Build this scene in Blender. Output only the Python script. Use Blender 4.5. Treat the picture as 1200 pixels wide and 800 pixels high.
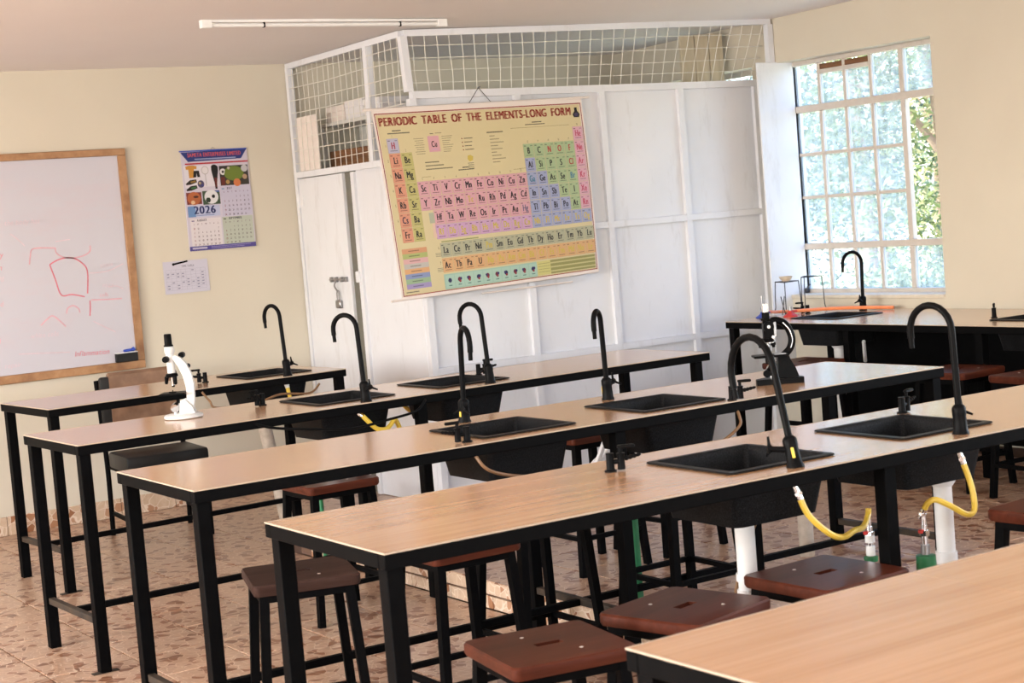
import bpy, bmesh, math, random
from mathutils import Vector, Matrix
R = math.radians
random.seed(7)
for o in list(bpy.data.objects):
    bpy.data.objects.remove(o, do_unlink=True)
SC = bpy.context.scene
COL = SC.collection

# ------------------------------------------------------------------ camera
YAW, PITCH, ROLL = R(32.34), R(4.326), R(4.64)
fw = Vector((math.sin(YAW)*math.cos(PITCH), math.cos(YAW)*math.cos(PITCH), -math.sin(PITCH)))
r0 = Vector((math.cos(YAW), -math.sin(YAW), 0)); d0 = fw.cross(r0)
rt = math.cos(ROLL)*r0 + math.sin(ROLL)*d0
dn = -math.sin(ROLL)*r0 + math.cos(ROLL)*d0
cd = bpy.data.cameras.new('camera'); cam = bpy.data.objects.new('camera', cd); COL.objects.link(cam)
cam.matrix_world = Matrix(((rt.x, -dn.x, -fw.x, 0), (rt.y, -dn.y, -fw.y, 0), (rt.z, -dn.z, -fw.z, 1.56), (0, 0, 0, 1)))
cd.sensor_width = 36; cd.lens = 1977.2/1200*36
cd.dof.use_dof = True; cd.dof.focus_distance = 6.8; cd.dof.aperture_fstop = 9
cd.clip_start = .05; cd.clip_end = 200
SC.camera = cam

# ------------------------------------------------------------------ world, sun, daylight, exposure
W = bpy.data.worlds.new('world'); SC.world = W; W.use_nodes = True
wn = W.node_tree; bg = wn.nodes['Background']
sky = wn.nodes.new('ShaderNodeTexSky'); sky.sky_type = 'NISHITA'; sky.sun_disc = False
sky.sun_elevation = R(52); sky.sun_rotation = R(250); sky.air_density = 1.0; sky.dust_density = 2.5; sky.ozone_density = 1.0
wn.links.new(sky.outputs[0], bg.inputs[0]); bg.inputs[1].default_value = 1.1
sd = bpy.data.lights.new('sun', 'SUN'); sd.energy = 15.0; sd.angle = R(.6); sd.color = (1, .93, .80)
sun = bpy.data.objects.new('sun', sd); COL.objects.link(sun)
sun.rotation_euler = (R(-38), R(-30), 0); sun.location = (0, 0, 12)
def area(name, loc, rot, sx, sy, power, color):
    l = bpy.data.lights.new(name, 'AREA'); l.shape = 'RECTANGLE'; l.size = sx; l.size_y = sy
    l.energy = power; l.color = color
    o = bpy.data.objects.new(name, l); COL.objects.link(o); o.location = loc; o.rotation_euler = rot
    return o
# daylight entering by the windows of the two walls behind the photographer
area('daylight_left', (-2.75, 6.2, 1.65), (0, R(-90), 0), 1.3, 2.2, 150, (1, .95, .88))
area('daylight_left', (-2.75, 2.6, 1.65), (0, R(-90), 0), 1.3, 2.2, 150, (1, .95, .88))
area('daylight_front', (0.4, -2.95, 1.65), (R(90), 0, 0), 2.2, 1.3, 62, (1, .95, .90))
area('daylight_front', (4.2, -2.95, 1.65), (R(90), 0, 0), 2.2, 1.3, 62, (1, .95, .90))
area('added_daylight_right', (7.55, 2.2, 1.65), (0, R(90), 0), 1.3, 2.4, 70, (.86, .93, 1))  # added lamp, outside an unseen right wall opening made for it
vs = SC.view_settings
vs.view_transform = 'Standard'; vs.look = 'None'; vs.gamma = 1; vs.use_curve_mapping = False
vs.exposure = 0.60

# ------------------------------------------------------------------ materials
class NT:
    def __init__(s, name):
        s.m = bpy.data.materials.new(name); s.m.use_nodes = True; s.t = s.m.node_tree
        s.b = s.t.nodes['Principled BSDF']
    def n(s, typ, **kw):
        x = s.t.nodes.new('ShaderNode'+typ)
        for k, v in kw.items(): setattr(x, k, v)
        return x
    def l(s, a, b): s.t.links.new(a, b)
    def coord(s, scale=(1, 1, 1), out='Object'):
        c = s.n('TexCoord'); mp = s.n('Mapping'); mp.inputs['Scale'].default_value = scale
        s.l(c.outputs[out], mp.inputs[0]); return mp.outputs[0]
    def world(s, scale=(1, 1, 1)):
        c = s.n('NewGeometry'); mp = s.n('Mapping'); mp.inputs['Scale'].default_value = scale
        s.l(c.outputs['Position'], mp.inputs[0]); return mp.outputs[0]
    def ramp(s, fac, stops):
        r = s.n('ValToRGB'); e = r.color_ramp.elements
        while len(e) < len(stops): e.new(.5)
        for i, (p, c) in enumerate(stops):
            e[i].position = p; e[i].color = (*c, 1)
        s.l(fac, r.inputs[0]); return r.outputs[0]
    def noise(s, vec, scale, detail=4, rough=.55):
        x = s.n('TexNoise'); x.inputs['Scale'].default_value = scale; x.inputs['Detail'].default_value = detail
        x.inputs['Roughness'].default_value = rough; s.l(vec, x.inputs[0]); return x.outputs[0]
    def bump(s, h, strength=.1, dist=.01):
        b = s.n('Bump'); b.inputs['Strength'].default_value = strength; b.inputs['Distance'].default_value = dist
        s.l(h, b.inputs['Height']); s.l(b.outputs[0], s.b.inputs['Normal'])
    def mix(s, fac, a, b, typ='MIX'):
        x = s.n('Mix', data_type='RGBA', blend_type=typ)
        if isinstance(fac, (int, float)): x.inputs[0].default_value = fac
        else: s.l(fac, x.inputs[0])
        for i, v in ((6, a), (7, b)):
            if isinstance(v, tuple): x.inputs[i].default_value = (*v, 1)
            else: s.l(v, x.inputs[i])
        return x.outputs[2]
    def set(s, col=None, rough=None, metal=None, spec=None, coat=None):
        i = s.b.inputs
        if col is not None:
            if isinstance(col, tuple): i['Base Color'].default_value = (*col, 1)
            else: s.l(col, i['Base Color'])
        if rough is not None: i['Roughness'].default_value = rough
        if metal is not None: i['Metallic'].default_value = metal
        if spec is not None: i['Specular IOR Level'].default_value = spec
        if coat is not None: i['Coat Weight'].default_value = coat
        return s
M = {}
def plain(key, col, rough=.5, metal=0, var=.12, scale=30, bump=0, spec=.5):
    t = NT(key); v = t.coord()
    f = t.noise(v, scale)
    a = tuple(max(0, c*(1-var)) for c in col); b = tuple(min(1, c*(1+var)) for c in col)
    t.set(t.ramp(f, [(.3, a), (.7, b)]), rough, metal, spec)
    if bump: t.bump(f, bump, .004)
    M[key] = t.m; return t
def build_materials():
    t = NT('wall_paint'); v = t.world()
    t.set(t.ramp(t.noise(v, 1.1, 6), [(.3, (.60, .55, .455)), (.75, (.65, .60, .50))]), .75, spec=.25)
    t.bump(t.noise(v, 60, 3), .12, .002); M['wall'] = t.m
    t = NT('ceiling_paint'); v = t.world()
    t.set(t.ramp(t.noise(v, .8, 5), [(.3, (.80, .755, .74)), (.75, (.84, .80, .785))]), .85, spec=.2)
    t.bump(t.noise(v, 35, 3), .1, .003); M['ceiling'] = t.m
    t = NT('white_painted_steel'); v = t.world()
    base = t.ramp(t.noise(v, 1.6, 6), [(.3, (.68, .695, .74)), (.7, (.75, .765, .81))])
    w = t.noise(t.world((5, 5, 1.2)), 2.2, 8, .7)
    dirt = t.ramp(w, [(.56, (0, 0, 0)), (.80, (.5, .5, .5))])
    t.set(t.mix(dirt, base, (.45, .43, .42)), .42, spec=.4)
    t.bump(t.noise(t.world(), 6, 4), .08, .01); M['white_steel'] = t.m
    plain('wire', (.74, .72, .66), .55, 0, .05)
    t = NT('black_steel'); v = t.coord()
    f = t.noise(v, 22, 6, .7)
    t.set(t.ramp(f, [(.2, (.002, .002, .0023)), (.74, (.0035, .0035, .0038)), (.90, (.022, .015, .010))]), .55, spec=.035)
    t.bump(f, .1, .002); M['black_steel'] = t.m
    t = NT('rusty_steel'); v = t.coord()
    f = t.noise(v, 14, 6, .7)
    t.set(t.ramp(f, [(.35, (.022, .019, .017)), (.60, (.05, .034, .022)), (.8, (.11, .07, .04))]), .6, spec=.3); M['rusty'] = t.m
    # wood-look laminate, grain along local x
    t = NT('wood_laminate'); v = t.coord((.9, 14, 14))
    n1 = t.noise(v, 1.2, 6, .6); n2 = t.noise(t.coord((.5, 40, 40)), 2.0, 4)
    c1 = t.ramp(n1, [(.25, (.46, .24, .115)), (.5, (.56, .325, .175)), (.75, (.63, .39, .225))])
    c2 = t.ramp(n2, [(.3, (.86, .82, .78)), (.65, (1, 1, 1))])
    t.set(t.mix(1.0, c1, c2, 'MULTIPLY'), .25, spec=.5, coat=.7)
    t.b.inputs['Coat Roughness'].default_value = .17
    M['laminate'] = t.m
    plain('laminate_edge', (.47, .37, .28), .5, 0, .05)
    t = NT('sink_composite'); v = t.coord()
    t.set(t.ramp(t.noise(v, 260, 2), [(.4, (.006, .0062, .007)), (.75, (.020, .021, .023))]), .38, spec=.06); M['sink'] = t.m
    plain('tap_black', (.006, .006, .0065), .36, 0, .1, spec=.04)
    plain('tap_ink', (.005, .005, .0055), .5, 0, .1, spec=.06)
    t = NT('mahogany_stain'); v = t.coord((3, 26, 26))
    n1 = t.noise(v, 1.0, 6, .65)
    c = t.ramp(n1, [(.25, (.045, .011, .006)), (.55, (.085, .022, .012)), (.8, (.12, .036, .02))])
    wear = t.ramp(t.noise(t.coord((4, 9, 4)), 1.6, 5), [(.62, (0, 0, 0)), (.8, (.2, .2, .2))])
    t.set(t.mix(wear, c, (.20, .10, .07)), .33, spec=.16, coat=.04); t.bump(n1, .12, .003); M['mahogany'] = t.m
    t = NT('worn_mahogany'); v = t.coord((3, 26, 26))
    n1 = t.noise(v, 1.0, 6, .65)
    t.set(t.ramp(n1, [(.25, (.026, .012, .009)), (.55, (.045, .024, .019)), (.8, (.075, .044, .035))]), .55, spec=.08); t.bump(n1, .15, .003); M['worn_mahogany'] = t.m
    plain('pale_screw', (.75, .70, .66), .4, .3, .05)
    plain('pvc_white', (.80, .80, .80), .35, 0, .03)
    plain('pvc_grey', (.42, .41, .40), .5, 0, .08)
    plain('pvc_tan', (.45, .38, .31), .6, 0, .15)
    plain('hose_yellow', (.80, .56, .07), .4, 0, .08)
    plain('pipe_green', (.02, .18, .07), .4, 0, .1)
    plain('hose_brown', (.19, .10, .045), .45, 0, .15)
    plain('hose_orange', (.82, .26, .10), .45, 0, .08)
    plain('hose_white', (.78, .78, .80), .4, 0, .04)
    plain('red_paint', (.55, .035, .03), .45, 0, .1)
    plain('blue_paint', (.03, .07, .42), .45, 0, .1)
    plain('chrome', (.72, .72, .73), .18, 1, .05)
    plain('steel', (.35, .35, .36), .35, 1, .1)
    plain('dark_wire', (.045, .045, .05), .45, .4, .1)
    plain('microscope_white', (.62, .62, .615), .3, 0, .03)
    plain('microscope_black', (.005, .005, .0055), .32, 0, .1, spec=.03)
    plain('clay', (.62, .52, .40), .8, 0, .1)
    plain('paper', (.72, .70, .78), .7, 0, .03)
    t = NT('whiteboard_enamel'); v = t.world()
    s = t.ramp(t.noise(t.world((1.2, 1, 3.5)), 1.3, 7, .7), [(.50, (0, 0, 0)), (.75, (.5, .5, .5))])
    t.set(t.mix(s, (.52, .51, .575), (.575, .455, .51)), .25, spec=.5); M['whiteboard'] = t.m
    plain('ink_red', (.62, .17, .22), .5, 0, .1)
    plain('ink_pink', (.64, .36, .42), .6, 0, .1)
    plain('ink_grey', (.58, .46, .52), .6, 0, .1)
    t = NT('pine_frame'); v = t.world((3, 30, 3))
    n1 = t.noise(v, 3.0, 6, .6)
    t.set(t.ramp(n1, [(.3, (.22, .10, .04)), (.55, (.38, .20, .09)), (.75, (.46, .27, .14))]), .45); t.bump(n1, .15, .003); M['pine'] = t.m
    t = NT('pale_planks'); v = t.world((9, 9, 1.5))
    t.set(t.ramp(t.noise(v, 2.0, 5), [(.3, (.50, .43, .30)), (.7, (.64, .56, .42))]), .6); M['pale_planks'] = t.m
    t = NT('brown_board'); v = t.world((2, 2, 22))
    t.set(t.ramp(t.noise(v, 2.0, 5), [(.3, (.13, .055, .02)), (.7, (.24, .11, .045))]), .5); M['brown_board'] = t.m
    plain('white_board', (.74, .73, .75), .5, 0, .04)
    plain('pinkish_board', (.74, .67, .63), .6, 0, .04)
    plain('shelf_grey', (.62, .62, .59), .6, 0, .06)
    plain('gap_grey', (.15, .145, .12), .7, 0, .08)
    plain('seat_black', (.008, .0075, .0075), .45, 0, .15, 12, .1, .3)
    t = NT('brown_leather'); v = t.coord()
    f = t.noise(v, 9, 6, .6)
    t.set(t.ramp(f, [(.3, (.15, .078, .045)), (.7, (.27, .155, .095))]), .5); t.bump(f, .4, .02); M['leather'] = t.m
    # terrazzo-print ceramic tile: pebbles with pale veins
    def tile(key, vein, peb, stretch=(1, 1, 1), sc=17):
        t = NT(key); v = t.world(stretch)
        vd = t.n('TexNoise'); vd.inputs['Scale'].default_value = 6; t.l(v, vd.inputs[0])
        add = t.n('MixRGB', blend_type='ADD'); add.inputs[0].default_value = .09
        t.l(v, add.inputs[1]); t.l(vd.outputs[1], add.inputs[2])
        e = t.n('TexVoronoi', feature='DISTANCE_TO_EDGE'); e.inputs['Scale'].default_value = sc; t.l(add.outputs[0], e.inputs[0])
        c = t.n('TexVoronoi', feature='F1'); c.inputs['Scale'].default_value = sc; t.l(add.outputs[0], c.inputs[0])
        sep = t.n('SeparateColor'); t.l(c.outputs['Color'], sep.inputs[0])
        pc = t.ramp(sep.outputs[0], peb)
        base = t.ramp(t.noise(v, 30, 5), [(.3, vein[0]), (.7, vein[1])])
        peb_m = t.ramp(sep.outputs[1], [(.66, (0, 0, 0)), (.70, (1, 1, 1))])
        body = t.mix(peb_m, base, pc)
        vn = t.ramp(e.outputs['Distance'], [(.015, (1, 1, 1)), (.045, (0, 0, 0))])
        t.set(t.mix(vn, body, vein[2]), .3, spec=.5); M[key] = t.m
    tile('floor_tile', ((.40, .25, .165), (.48, .315, .215), (.60, .45, .34)), [(.0, (.16, .065, .032)), (.5, (.26, .115, .06)), (1, (.21, .09, .046))], (1, 1, 1), 25)
    tile('skirting_tile', ((.52, .37, .25), (.60, .46, .34), (.70, .58, .47)), [(.0, (.26, .11, .05)), (.5, (.38, .19, .10)), (1, (.45, .27, .17))], (1, 1, 1), 20)
    plain('grout', (.13, .07, .045), .8, 0, .1)
    plain('window_paint', (.60, .55, .50), .5, 0, .05)
    plain('sill_paint', (.66, .60, .50), .6, 0, .05)
    t = NT('dusty_glass'); nd = t.t.nodes; out = nd['Material Output']
    tr = t.n('BsdfTransparent'); tr.inputs[0].default_value = (.80, .87, .95, 1)
    df = t.n('BsdfTranslucent'); df.inputs[0].default_value = (.88, .93, 1, 1)
    gl = t.n('BsdfGlossy'); gl.inputs['Roughness'].default_value = .03
    m1 = t.n('MixShader'); m2 = t.n('MixShader')
    f = t.ramp(t.noise(t.world((6, 6, 1.5)), 4, 6, .7), [(.3, (.05, .05, .05)), (.75, (.17, .17, .17))])
    t.l(f, m1.inputs[0]); t.l(tr.outputs[0], m1.inputs[1]); t.l(df.outputs[0], m1.inputs[2])
    m2.inputs[0].default_value = .05; t.l(m1.outputs[0], m2.inputs[1]); t.l(gl.outputs[0], m2.inputs[2])
    t.l(m2.outputs[0], out.inputs[0]); M['glass'] = t.m
    t = NT('print_ink'); a = t.n('Attribute'); a.attribute_name = 'ink'
    t.set(a.outputs['Color'], .45, spec=.4); M['print'] = t.m
    plain('lampshade_white', (.80, .80, .80), .4, 0, .02)
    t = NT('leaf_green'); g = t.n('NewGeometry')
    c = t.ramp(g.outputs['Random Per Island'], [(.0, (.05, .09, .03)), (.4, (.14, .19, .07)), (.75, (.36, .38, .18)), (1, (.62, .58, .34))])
    c = t.mix(t.ramp(t.noise(t.world(), .9, 2), [(.40, (.75, .75, .75)), (.60, (0, 0, 0))]), c, (.05, .085, .045))  # noise clumps darken the leaf colour to imitate shade in the crown
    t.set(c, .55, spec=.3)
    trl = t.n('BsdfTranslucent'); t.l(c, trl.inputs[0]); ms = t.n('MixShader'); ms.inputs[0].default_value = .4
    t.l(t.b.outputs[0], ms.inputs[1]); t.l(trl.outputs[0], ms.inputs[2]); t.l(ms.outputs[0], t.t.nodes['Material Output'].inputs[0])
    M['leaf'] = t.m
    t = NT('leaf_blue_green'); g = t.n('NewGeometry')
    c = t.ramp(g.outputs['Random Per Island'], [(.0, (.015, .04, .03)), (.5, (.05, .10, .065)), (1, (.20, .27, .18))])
    c = t.mix(t.ramp(t.noise(t.world(), .8, 2), [(.42, (.8, .8, .8)), (.60, (0, 0, 0))]), c, (.03, .055, .045))  # shaded foliage imitated by dark clumps mixed into the leaf colour
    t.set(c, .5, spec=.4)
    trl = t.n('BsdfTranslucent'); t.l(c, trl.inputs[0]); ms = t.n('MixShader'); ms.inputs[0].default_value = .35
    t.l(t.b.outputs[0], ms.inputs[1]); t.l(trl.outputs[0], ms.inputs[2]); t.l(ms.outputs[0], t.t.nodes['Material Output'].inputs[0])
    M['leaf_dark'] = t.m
    plain('bark', (.20, .15, .11), .85, 0, .3, 8, .4)
    t = NT('dry_ground'); v = t.world()
    t.set(t.ramp(t.noise(v, 1.5, 8, .7), [(.35, (.42, .34, .20)), (.6, (.50, .45, .24)), (.8, (.25, .32, .12))]), .9); M['ground'] = t.m
build_materials()

# ------------------------------------------------------------------ mesh helpers
def rotm(rx=0, ry=0, rz=0):
    return Matrix.Rotation(rz, 3, 'Z') @ Matrix.Rotation(ry, 3, 'Y') @ Matrix.Rotation(rx, 3, 'X')
class MB:
    def __init__(s): s.v = []; s.f = []; s.mi = []; s.c = None
    def add(s, vs, fs, mat=0):
        k = len(s.v); s.v += [tuple(v) for v in vs]
        for f in fs: s.f.append(tuple(i+k for i in f)); s.mi.append(mat)
        return s
    def box(s, x0, x1, y0, y1, z0, z1, mat=0):
        v = [(x, y, z) for z in (z0, z1) for y in (y0, y1) for x in (x0, x1)]
        return s.add(v, [(0, 2, 3, 1), (4, 5, 7, 6), (0, 1, 5, 4), (2, 6, 7, 3), (0, 4, 6, 2), (1, 3, 7, 5)], mat)
    def bbox(s, x0, x1, y0, y1, z0, z1, bev=.003, mat=0, seg=1, mx=None):
        bm = bmesh.new(); bmesh.ops.create_cube(bm, size=1)
        for v in bm.verts:
            v.co = Vector(((x0+x1)/2+v.co.x*(x1-x0), (y0+y1)/2+v.co.y*(y1-y0), (z0+z1)/2+v.co.z*(z1-z0)))
        bmesh.ops.bevel(bm, geom=bm.edges[:], offset=bev, segments=seg, affect='EDGES', profile=.5)
        bm.verts.index_update()
        vs = [v.co.copy() for v in bm.verts]
        if mx is not None: vs = [mx @ v for v in vs]
        s.add(vs, [tuple(v.index for v in f.verts) for f in bm.faces], mat); bm.free(); return s
    def rings(s, rings, mat=0, cap0=True, cap1=True, closed=False):
        n = len(rings[0]); vs = [p for r in rings for p in r]; fs = []
        m = len(rings)
        for i in range(m if closed else m-1):
            a = i*n; b = ((i+1) % m)*n
            for j in range(n):
                k = (j+1) % n; fs.append((a+j, a+k, b+k, b+j))
        if not closed:
            if cap0: fs.append(tuple(range(n))[::-1])
            if cap1: fs.append(tuple((m-1)*n+j for j in range(n)))
        return s.add(vs, fs, mat)
    def cyl(s, p0, p1, ra, rb=None, n=12, mat=0):
        return s.tube([p0, p1], [ra, ra if rb is None else rb], n, mat)
    def tube(s, pts, r, n=8, mat=0):
        P = [Vector(p) for p in pts]
        if not isinstance(r, (list, tuple)): r = [r]*len(P)
        T = [(P[min(i+1, len(P)-1)]-P[max(i-1, 0)]).normalized() for i in range(len(P))]
        up = Vector((0, 0, 1)) if abs(T[0].z) < .9 else Vector((1, 0, 0))
        N = (up-T[0]*up.dot(T[0])).normalized(); out = []
        for i, p in enumerate(P):
            N = (N-T[i]*N.dot(T[i])).normalized(); Bn = T[i].cross(N)
            out.append([p+(N*math.cos(a)+Bn*math.sin(a))*r[i] for a in (2*math.pi*j/n for j in range(n))])
        return s.rings(out, mat)
    def sq(s, p0, p1, w, mat=0, w1=None, ang=0):
        """square bar from p0 to p1"""
        a, b = Vector(p0), Vector(p1); t = (b-a).normalized()
        up = Vector((math.cos(ang), math.sin(ang), 0)) if abs(t.z) > .7 else Vector((0, 0, 1))
        n = (up-t*up.dot(t)).normalized(); bn = t.cross(n); rg = []
        for p, ww in ((a, w), (b, w1 or w)):
            h = ww/2; rg.append([p+n*x*h+bn*y*h for x, y in ((-1, -1), (1, -1), (1, 1), (-1, 1))])
        return s.rings(rg, mat)
    def lathe(s, prof, c=(0, 0, 0), n=20, mat=0, mx=None):
        rg = []
        for r, z in prof:
            rg.append([Vector((r*math.cos(2*math.pi*j/n), r*math.sin(2*math.pi*j/n), z)) for j in range(n)])
        c = Vector(c)
        rg = [[(mx @ p if mx is not None else p)+c for p in q] for q in rg]
        return s.rings(rg, mat)
    def poly(s, pts, mat=0): return s.add(pts, [tuple(range(len(pts)))], mat)
    def prism(s, pts, vec, mat=0):
        v = Vector(vec); a = [Vector(p) for p in pts]
        return s.rings([a, [p+v for p in a]], mat)
    def ball(s, c, r, n=10, mat=0, sx=1, sy=1, sz=1):
        prof = [(max(1e-4, math.sin(math.pi*i/n)), -math.cos(math.pi*i/n)) for i in range(n+1)]
        rg = [[(c[0]+r*sx*q*math.cos(2*math.pi*j/(2*n)), c[1]+r*sy*q*math.sin(2*math.pi*j/(2*n)), c[2]+r*sz*z) for j in range(2*n)] for q, z in prof]
        return s.rings(rg, mat)
    def mesh(s, name, mats, smooth=True):
        me = bpy.data.meshes.new(name); me.from_pydata(s.v, [], s.f)
        for m in (mats if isinstance(mats, (list, tuple)) else [mats]): me.materials.append(M[m] if isinstance(m, str) else m)
        me.polygons.foreach_set('material_index', s.mi)
        if s.c is not None:
            at = me.color_attributes.new('ink', 'FLOAT_COLOR', 'CORNER')
            cc = []
            for fi, f in enumerate(s.f): cc += list(s.c[fi]+(1.0,))*len(f)
            at.data.foreach_set('color', cc)
        bm = bmesh.new(); bm.from_mesh(me); bmesh.ops.recalc_face_normals(bm, faces=bm.faces); bm.to_mesh(me); bm.free()
        if smooth:
            me.polygons.foreach_set('use_smooth', [True]*len(me.polygons)); me.set_sharp_from_angle(angle=R(38))
        me.update(); return me
    def build(s, name, mats, parent=None, loc=None, rz=None, smooth=True):
        o = bpy.data.objects.new(name, s.mesh(name, mats, smooth)); COL.objects.link(o)
        if parent is not None: o.parent = parent
        if loc is not None: o.location = loc
        if rz is not None: o.rotation_euler = (0, 0, rz)
        return o
def empty(name, loc=(0, 0, 0), rot=(0, 0, 0)):
    o = bpy.data.objects.new(name, None); COL.objects.link(o); o.location = loc; o.rotation_euler = rot
    o.empty_display_size = .05; return o
def tag(o, label=None, cat=None, group=None, kind=None):
    if label: o['label'] = label
    if cat: o['category'] = cat
    if group: o['group'] = group
    if kind: o['kind'] = kind
    return o
def inst(src, name, parent, loc, rz=0):
    o = bpy.data.objects.new(name, src.data); COL.objects.link(o); o.parent = parent; o.location = loc; o.rotation_euler = (0, 0, rz); return o
KIDS = {}
def copy_tree(o, parent=None):
    c = o.copy(); COL.objects.link(c); c.parent = parent
    for ch in o.children: copy_tree(ch, c)
    return c
def smooth_path(pts, k=6):
    P = [Vector(p) for p in pts]; out = []
    for i in range(len(P)-1):
        a, b, c, d = P[max(i-1, 0)], P[i], P[i+1], P[min(i+2, len(P)-1)]
        for j in range(k):
            t = j/k
            out.append(.5*((2*b)+(c-a)*t+(2*a-5*b+4*c-d)*t*t+(3*b-a-3*c+d)*t**3))
    out.append(P[-1]); return out
def slab_holes(mb, X0, X1, Y0, Y1, z0, z1, holes, mat=0):
    xs = sorted({X0, X1, *[h[0] for h in holes if X0 < h[0] < X1], *[h[1] for h in holes if X0 < h[1] < X1]})
    ys = sorted({Y0, Y1, *[h[2] for h in holes], *[h[3] for h in holes]})
    def solid(i, j):
        if i < 0 or j < 0 or i >= len(xs)-1 or j >= len(ys)-1: return False
        x, y = (xs[i]+xs[i+1])/2, (ys[j]+ys[j+1])/2
        return not any(h[0] < x < h[1] and h[2] < y < h[3] for h in holes)
    idx = {}; vs = []; fs = []
    def V(i, j, z):
        if (i, j, z) not in idx: idx[(i, j, z)] = len(vs); vs.append((xs[i], ys[j], (z0, z1)[z]))
        return idx[(i, j, z)]
    for i in range(len(xs)-1):
        for j in range(len(ys)-1):
            if not solid(i, j): continue
            fs.append((V(i, j, 1), V(i+1, j, 1), V(i+1, j+1, 1), V(i, j+1, 1)))
            fs.append((V(i, j, 0), V(i, j+1, 0), V(i+1, j+1, 0), V(i+1, j, 0)))
            for (di, dj, a, b) in ((-1, 0, (i, j), (i, j+1)), (1, 0, (i+1, j+1), (i+1, j)), (0, -1, (i+1, j), (i, j)), (0, 1, (i, j+1), (i+1, j+1))):
                if not solid(i+di, j+dj): fs.append((V(*a, 0), V(*a, 1), V(*b, 1), V(*b, 0)))
    mb.add(vs, fs, mat)
def rrect(hx, hy, r, z, n=5):
    out = []
    for cx, cy, a0 in ((hx-r, hy-r, 0), (-hx+r, hy-r, 90), (-hx+r, -hy+r, 180), (hx-r, -hy+r, 270)):
        for k in range(n+1):
            a = R(a0+90*k/n); out.append((cx+r*math.cos(a), cy+r*math.sin(a), z))
    return out
_GL = {}
def glyphs(ch):
    if ch in _GL: return _GL[ch]
    c = bpy.data.curves.new('glyph', 'FONT'); c.body = ch; c.size = 1; c.resolution_u = 3; c.fill_mode = 'FRONT'
    o = bpy.data.objects.new('glyph', c); COL.objects.link(o)
    dg = bpy.context.evaluated_depsgraph_get()
    me = bpy.data.meshes.new_from_object(o.evaluated_get(dg))
    v = [(p.co.x, p.co.y) for p in me.vertices]; f = [tuple(p.vertices) for p in me.polygons]
    bpy.data.objects.remove(o); bpy.data.meshes.remove(me); bpy.data.curves.remove(c)
    w = max((x for x, y in v), default=.3)
    _GL[ch] = (v, f, w); return _GL[ch]
def text2d(s, size, sx=1.0, gap=.09, bold=0.0, space=.32):
    """returns verts (2D), faces, width"""
    x = 0; V = []; F = []
    for ch in s:
        if ch == ' ': x += space; continue
        v, f, w = glyphs(ch)
        for dx in ((-bold, bold) if bold else (0,)):
            k = len(V); V += [((p[0]+x+dx)*size*sx, p[1]*size) for p in v]; F += [tuple(i+k for i in q) for q in f]
        x += w+gap
    return V, F, max(0, (x-gap))*size*sx

# ================================================================== THE SETTING
def zc(x, y): return 2.575+.004*(x-4.5)-.010*(y-9.43)
XR, YB, XL, YF = 6.97, 9.43, -2.5, -3.0
PY = 7.45
PX, PZ = 3.40, .115          # raised part of the floor: edge and height
def struct(o, label, cat): return tag(o, label, cat, kind='structure')

# floor: grout bed plus separate tiles where the photograph shows them
m = MB(); m.box(XL, XR, YF, YB, -.10, -.006, 1)
m.box(XL, .76, YF, YB, -.006, 0, 0); m.box(.76, PX, YF, 4.15, -.006, 0, 0); m.box(PX, XR, PY+.3, YB, -.006, 0, 0)
floor = struct(m.build('floor', ['floor_tile', 'grout'], smooth=False), 'brown terrazzo tiled floor of the classroom, lower left part', 'floor')
T = .33
tmb = MB(); tmb.bbox(0, T-.006, 0, T-.004, -.008, 0, .0015)
first = None
for i in range(8):
    for j in range(16):
        x, y = PX-(i+1)*T, 4.15+j*T
        if first is None: first = tmb.build('tile', 'floor_tile', floor, (x, y, 0))
        else: inst(first, 'tile', floor, (x, y, 0))
# raised part
m = MB(); m.box(PX+.012, XR, YF, PY, 0, PZ-.008, 1); m.box(PX+.012, XR, YF, 2.9, PZ-.008, PZ, 0)
plat = struct(m.build('trim_1', ['floor_tile', 'grout'], smooth=False), 'raised tiled platform under the right half of the benches', 'platform')
for i in range(11):
    for j in range(16):
        x, y = PX+i*T, 2.9+j*T
        if x+T > XR+.06 or y+T > PY+.01: continue
        inst(first, 'tile', plat, (x, y, PZ))
rmb = MB(); rmb.bbox(0, .011, 0, T-.005, 0, .050, .0015); rf = None
for j in range(14):
    for k in (0.002, .060):
        l = (PX, 2.7+j*T+(.11 if k > .01 else 0), k)
        if rf is None: rf = rmb.build('tile', 'skirting_tile', plat, l)
        else: inst(rf, 'tile', plat, l)
# walls
m = MB(); m.box(XL-.2, XR+.2, YB, YB+.2, 0, 2.8)
struct(m.build('wall_back', 'wall', smooth=False), 'cream painted wall carrying the whiteboard and the calendar', 'wall')
def wall_open(axis, pos, thick, a0, a1, holes, name, label):
    m = MB(); slab_holes(m, a0, a1, 0, 2.8, 0, thick, holes)
    if axis == 'x': m.v = [(pos+z, x, y) for x, y, z in m.v]
    else: m.v = [(x, pos+z, y) for x, y, z in m.v]
    return struct(m.build(name, 'wall', smooth=False), label, 'wall')
wall_open('x', XR, .2, YF, YB, [(6.53, 7.79, .925, 2.335), (8.0, 8.9, 1.1, 2.335), (.9, 3.5, .95, 2.33)], 'wall_right', 'cream painted wall around the barred window')
wall_open('x', XL-.2, .2, YF, YB, [(5.0, 7.4, .95, 2.35), (1.4, 3.8, .95, 2.35)], 'wall_left', 'cream wall with windows, out of the picture on the left')
wall_open('y', YF-.2, .2, XL-.2, XR+.2, [(-.8, 1.6, .95, 2.35), (3.0, 5.4, .95, 2.35)], 'wall_front', 'cream wall with windows behind the photographer')
m = MB(); c = [(XL, YF), (XR, YF), (XR, YB), (XL, YB)]
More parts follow.
